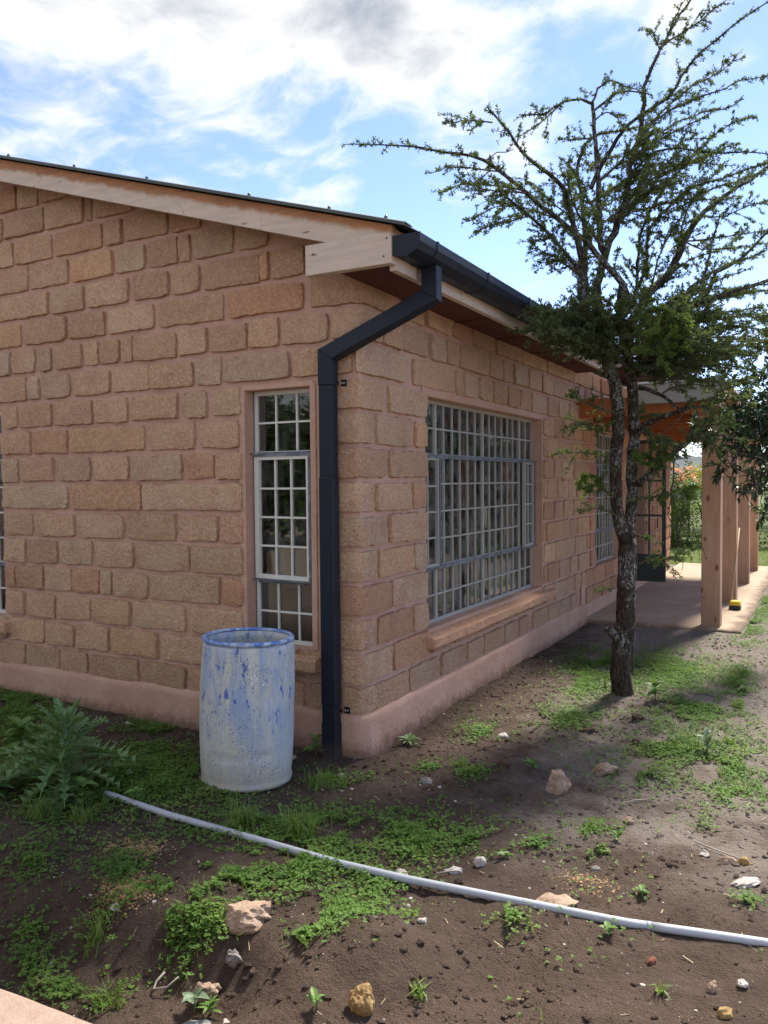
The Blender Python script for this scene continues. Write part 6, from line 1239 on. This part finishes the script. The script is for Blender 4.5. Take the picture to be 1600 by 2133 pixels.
for P, r0, r1, cls in BRANCHES:
    path = smooth_path(P, .07 if r0 > .03 else .10); m_ = len(path); t = np.linspace(0, 1, m_); rad = r0+(r1-r0)*t**.8
    path = path+np.concatenate([np.zeros((1, 3)), RNG.normal(0, .004, (m_-1, 3))])
    if P[0][2] < -.2 and r0 > .09: rad = rad+.05*np.exp(-t*m_/2.2)
    big_ = r0 > .025
    ns = 18 if r0 > .045 else (10 if big_ else 6)
    (trunkV if r0 > .012 else twigs).tube([tuple(p) for p in path], [float(x) for x in rad], ns, True, .16 if r0 > .03 else .1)
    if cls in (1, 2, 3): sub_twigs(path, cls, r0)
    if cls in (2, 3): add_tufts(path, .026, 1., .3)
    if cls == 4: thorn_stubs(path, r0)
trunkV.obj('trunk', 'bark', ac, True)
tw = twigs.obj('twigs', 'twig_bark', ac); tag(tw, kind='stuff')
def tuft_leaves(P, D, sz, per, l0, l1, wr, fwd=.35):
    n = len(P); idx_ = np.repeat(np.arange(n), per); v = RNG.normal(0, 1, (n*per, 3)); v = unit(v+D[idx_]*fwd+np.array([0, 0, .15])); ln = RNG.uniform(l0, l1, n*per)*sz[idx_]
    return leaf_quads(P[idx_]+RNG.normal(0, .004, (n*per, 3)), v, ln, ln*wr)
TP = np.concatenate(TP); TD = np.concatenate(TD); TS = np.concatenate(TS)
fo = quads_obj('foliage', tuft_leaves(TP, TD, TS, 7, .013, .031, .42), 'acacia_leaf', ac); tag(fo, kind='stuff')
print('acacia tufts', len(TP))
# fresh yellow-green sprays on the near side of the crown
def sprays(name, centers, m_, n_tw, ln, per):
    P = []; D = []; mb = MB()
    for c in centers:
        for q in range(n_tw):
            b0 = np.array(c)+RNG.normal(0, .05, 3); d = unit(RNG.normal(0, 1, 3)*np.array([1, 1, .45])+np.array([.15, -.3, .0])); l = random.uniform(.5, 1.)*ln
            path = np.array([b0, b0+d*l*.5, b0+d*l-np.array([0, 0, l*.18])]); mb.tube([tuple(x) for x in path], [.0022, .0016, .001], 4, False)
            t = RNG.random((24, 1)); P.append(path[0]*(1-t)+path[2]*t+4*t*(1-t)*(path[1]-(path[0]+path[2])/2)*.5); D.append(np.tile(d, (24, 1)))
    P = np.concatenate(P); D = np.concatenate(D); o = quads_obj(name, tuft_leaves(P, D, np.ones(len(P)), per, .016, .03, .36), m_, ac); tag(o, kind='stuff'); mb.obj('twigs', 'twig_bark', ac)['kind'] = 'stuff'; return o
sp_ = sprays('fresh_foliage', FRESH, 'bright_leaf', 6, .14, 6); sp_['label'] = 'fresh yellow-green sprays on the near side'

# ------------------------------------------------------------------ leafy trees and shrubs
def crown_points(c, rad, n, clumps, cr, hollow=.35):
    c = np.array(c); u = unit(RNG.normal(0, 1, (clumps, 3)))*(hollow+(1-hollow)*RNG.random((clumps, 1))**.5)*np.array(rad); cc = c+u
    k = RNG.integers(0, clumps, n); return cc[k]+unit(RNG.normal(0, 1, (n, 3)))*(RNG.random((n, 1))**.45)*cr*RNG.uniform(.6, 1.2, (n, 1)), cc
def leafy(P, l0, l1, wr, flat=.5):
    n = len(P); a = RNG.random(n)*6.283; el = RNG.normal(-.15, flat, n); D = np.stack([np.cos(a)*np.cos(el), np.sin(a)*np.cos(el), np.sin(el)], -1); ln = RNG.uniform(l0, l1, n)
    N = np.tile([0, 0, 1.], (n, 1))+RNG.normal(0, .5, (n, 3)); return leaf_quads(P, D, ln, ln*wr, N)
def tree(name, label, base, trunk_r, crowns, m_, n, l0, l1, wr, cat='tree', group=None, cr=.35, clumps=30):
    e = empty(name, base, label, cat, group); mb = MB(); tops = []; Q = []
    b0 = Vector(base); 
    for c, rad in crowns:
        top = Vector(c); P, cc = crown_points(c, rad, n//len(crowns), clumps, cr); Q.append(leafy(P, l0, l1, wr))
        mid = b0.lerp(top, .55)+Vector((random.uniform(-.15, .15), random.uniform(-.15, .15), 0)); mb.tube([tuple(b0-Vector((0, 0, .1))), tuple(b0.lerp(mid, .5)), tuple(mid), tuple(top)], [trunk_r*1.2, trunk_r, trunk_r*.75, trunk_r*.3], 10, True, .15)
        for q in cc[::2]:
            f = random.uniform(.35, .95); s = mid.lerp(top, f); v = Vector(q)-s; mb.tube([tuple(s), tuple(s+v*.5+Vector((0, 0, v.length*.06))), tuple(q)], [trunk_r*.3, trunk_r*.16, trunk_r*.05], 5, False)
    mb.obj('trunk', 'bark', e, True); o = quads_obj('crown', np.concatenate(Q), m_, e); tag(o, kind='stuff'); return e
# broad-leaved tree whose branches reach in from the right edge
bt = empty('broadleaf_tree', (3.3, 3.6, -.2), 'dark broad-leaved tree reaching in from the right edge', 'tree'); mb = MB()
mb.tube([(3.3, 3.6, -.3), (3.27, 3.55, .8), (3.2, 3.6, 1.6), (3.1, 3.5, 2.6)], [.12, .1, .08, .04], 12, True, .12); LQ = []
def leafy_branch(P, r0, dens, L, sp=.035):
    path = smooth_path(P, .08); mb.tube([tuple(p) for p in path], [r0*(1-.85*i/len(path)) for i in range(len(path))], 6, False)
    Ln = np.r_[0, np.cumsum(np.linalg.norm(np.diff(path, axis=0), axis=1))]
    for q in range(int(Ln[-1]/dens)):
        t = random.uniform(.3, 1.)*Ln[-1]; p = np.array([np.interp(t, Ln, path[:, k]) for k in range(3)]); v = unit(RNG.normal(0, 1, 3)+np.array([-.3, -.1, .05])); ln = random.uniform(.10, .28); e = p+v*ln
        mb.tube([tuple(p), tuple(p+v*ln*.5), tuple(e)], [.004, .003, .0015], 4, False)
        for s in range(random.randint(6, 9)):
            b0 = p+v*ln*random.uniform(.45, 1.); d = unit(v*.8+RNG.normal(0, .7, 3)); LQ.extend(lance(tuple(b0), tuple(d), L*random.uniform(.7, 1.15), L*.36, .25, None, 3, tuple(unit(np.array([0, 0, 1.])+RNG.normal(0, .4, 3)))))
for P in BROAD: leafy_branch(P, .016, .030, .080)
mb.obj('trunk', 'bark', bt, True); o = quads_obj('foliage', np.array([[list(v) for v in q] for q in LQ]), 'broad_leaf', bt); tag(o, kind='stuff')

# boundary and garden trees outside the view, mirrored in the panes
for i, (x, y, h_) in enumerate(((-15., -11.5, 3.4), (-12., -12.5, 3.6), (-9., -12., 3.4), (-6., -12.6, 3.5), (-3., -12.8, 3.2))):
    tree('boundary_tree', ['leftmost', 'second', 'middle', 'fourth', 'rightmost'][i]+' dense boundary tree behind the viewer, seen in the glass', (x, y, -.25), .16, [((x, y, h_*.5), (2.5, 1.4, h_*.5))], 'far_leaf', 11000, .16, .30, .5, group='boundary trees behind the viewer', cr=.7, clumps=46)
tree('garden_tree', 'garden tree out of view across the path, seen in the side window', (9.2, 16.5, -.25), .18, [((9.2, 16.5, 2.0), (2.4, 2.4, 2.1))], 'far_leaf', 7000, .14, .24, .5, group='trees out of view', cr=.6, clumps=48)
tree('garden_tree', 'second garden tree out of view across the path', (12.6, 21.5, -.25), .18, [((12.6, 21.5, 2.2), (2.4, 2.6, 2.2))], 'far_leaf', 6000, .14, .24, .5, group='trees out of view', cr=.6, clumps=44)

for i, (x, y, h_) in enumerate(((5.6, 17.5, 4.0), (8.2, 21., 4.4), (6.2, 25.5, 4.6), (10.5, 26., 4.8))):
    tree('garden_tree', ['nearest garden tree out of view far right of the path', 'third garden tree out of view across the path', 'fourth garden tree out of view across the path', 'farthest garden tree out of view across the path'][i], (x, y, -.25), .18, [((x, y, h_*.5), (2.6, 2.8, h_*.5))], 'far_leaf', 7000, .14, .26, .5, group='trees out of view', cr=.7, clumps=46)

# ------------------------------------------------------------------ garden beyond the veranda
def shrub(name, label, c, rad, n, m_, l0, l1, wr, cr=.3, clumps=26, cat='shrub', group='shrubs beyond the veranda'):
    e = empty(name, (c[0], c[1], -.2), label, cat, group); P, cc = crown_points(c, rad, n, clumps, cr, .2); P = P[P[:, 2] > -.2]; o = quads_obj('foliage', leafy(P, l0, l1, wr), m_, e); tag(o, kind='stuff'); mb = MB()
    for q in cc[::3]: mb.tube([(c[0]+random.uniform(-.1, .1), c[1]+random.uniform(-.1, .1), -.25), tuple((np.array([c[0], c[1], 0])+q)/2), tuple(q)], [.02, .014, .006], 5, False)
    mb.obj('stem', 'twig_bark', e); return e
shrub('garden_shrub', 'light green leafy shrub seen through the veranda, below the red blooms', (-.75, 17.2, .55), (1.1, .8, .85), 6500, 'shrub_leaf', .05, .10, .45)
fl = shrub('flowering_shrub', 'shrub with orange-red blooms seen through the veranda', (-1.15, 18.4, 1.35), (1.3, .8, .75), 4200, 'far_leaf', .06, .11, .45, clumps=22)
P, _ = crown_points((-.95, 17.75, 1.62), (.85, .35, .30), 750, 24, .13, .5); o = quads_obj('bloom', leafy(P, .05, .09, .45), 'red_bract', fl); tag(o, 'orange-red blooms', kind='stuff')
shrub('yellow_shrub', 'yellow-leaved shrub at the right of the red blooms, beside the first post', (-.15, 18.6, 1.35), (.7, .6, .55), 3000, 'yellow_leaf', .05, .10, .45, clumps=18)
shrub('garden_shrub', 'dark rounded shrub just left of the first post, farther back', (.1, 19.5, .6), (1.0, .8, .9), 4200, 'shrub_leaf', .06, .11, .45)
shrub('garden_shrub', 'dark shrub at the right edge behind the last post', (1.9, 18., .5), (1.1, .9, .9), 4200, 'far_leaf', .06, .11, .45)
shrub('garden_shrub', 'taller dark shrub at the far right edge behind the path', (3.2, 21., 1.2), (1.6, 1.2, 1.6), 5200, 'far_leaf', .08, .14, .45, clumps=34)
tree('far_tree', 'tall tree beyond the red blooms, over the white sheet fence', (-2.6, 27., -.2), .2, [((-2.4, 27., 3.6), (2.4, 2., 2.2))], 'far_leaf', 6500, .10, .18, .45, group='far trees behind the garden', cr=.55, clumps=44)
tree('far_tree', 'far tree right of the white sheet fence, behind the posts', (1.2, 29., -.2), .2, [((1.2, 29., 3.4), (2.2, 2., 2.6))], 'far_leaf', 6500, .10, .18, .45, group='far trees behind the garden', cr=.55, clumps=44)
tree('far_tree', 'dark far tree at the right edge behind the broad-leaved branches', (4.2, 24., -.2), .2, [((4.2, 24., 2.8), (2.0, 1.8, 2.4))], 'far_leaf', 6500, .10, .18, .45, group='far trees behind the garden', cr=.55, clumps=44)
fe = MB(); zz_ = [(-3.2+i*.05, 23.+(.018 if i % 2 else -.018)) for i in range(77)]
fe.add([(x, y, z) for z in (.9, 2.25) for x, y in zz_], [(i, i+1, i+78, i+77) for i in range(76)])
fence = empty('sheet_fence', (-1.3, 23., -.2)); fe.obj('corrugated_sheet', 'white_sheet', fence)
for x in (-3.1, -1.3, .5): MB().tube([(x, 23.08, -.3), (x, 23.08, 2.3)], .04, 8).obj('fence_post', 'twig_bark', fence)
tag(fence, 'white sheet fence panel behind the red blooms', 'fence')
xy = np.stack([RNG.uniform(-6, 7, 26000), 12.9+RNG.random(26000)**1.5*12], -1); xy = xy[(vn(xy[:, 0]*.9, xy[:, 1]*.9, 95) > -.18) & ~((xy[:, 0] < .1) & (xy[:, 1] < 11.6))]
o = quads_obj('lawn_grass', blades(xy, .03, .10, .012, .9), 'lawn_blade'); tag(o, 'sunlit rough grass beyond the veranda', 'grass', kind='stuff')
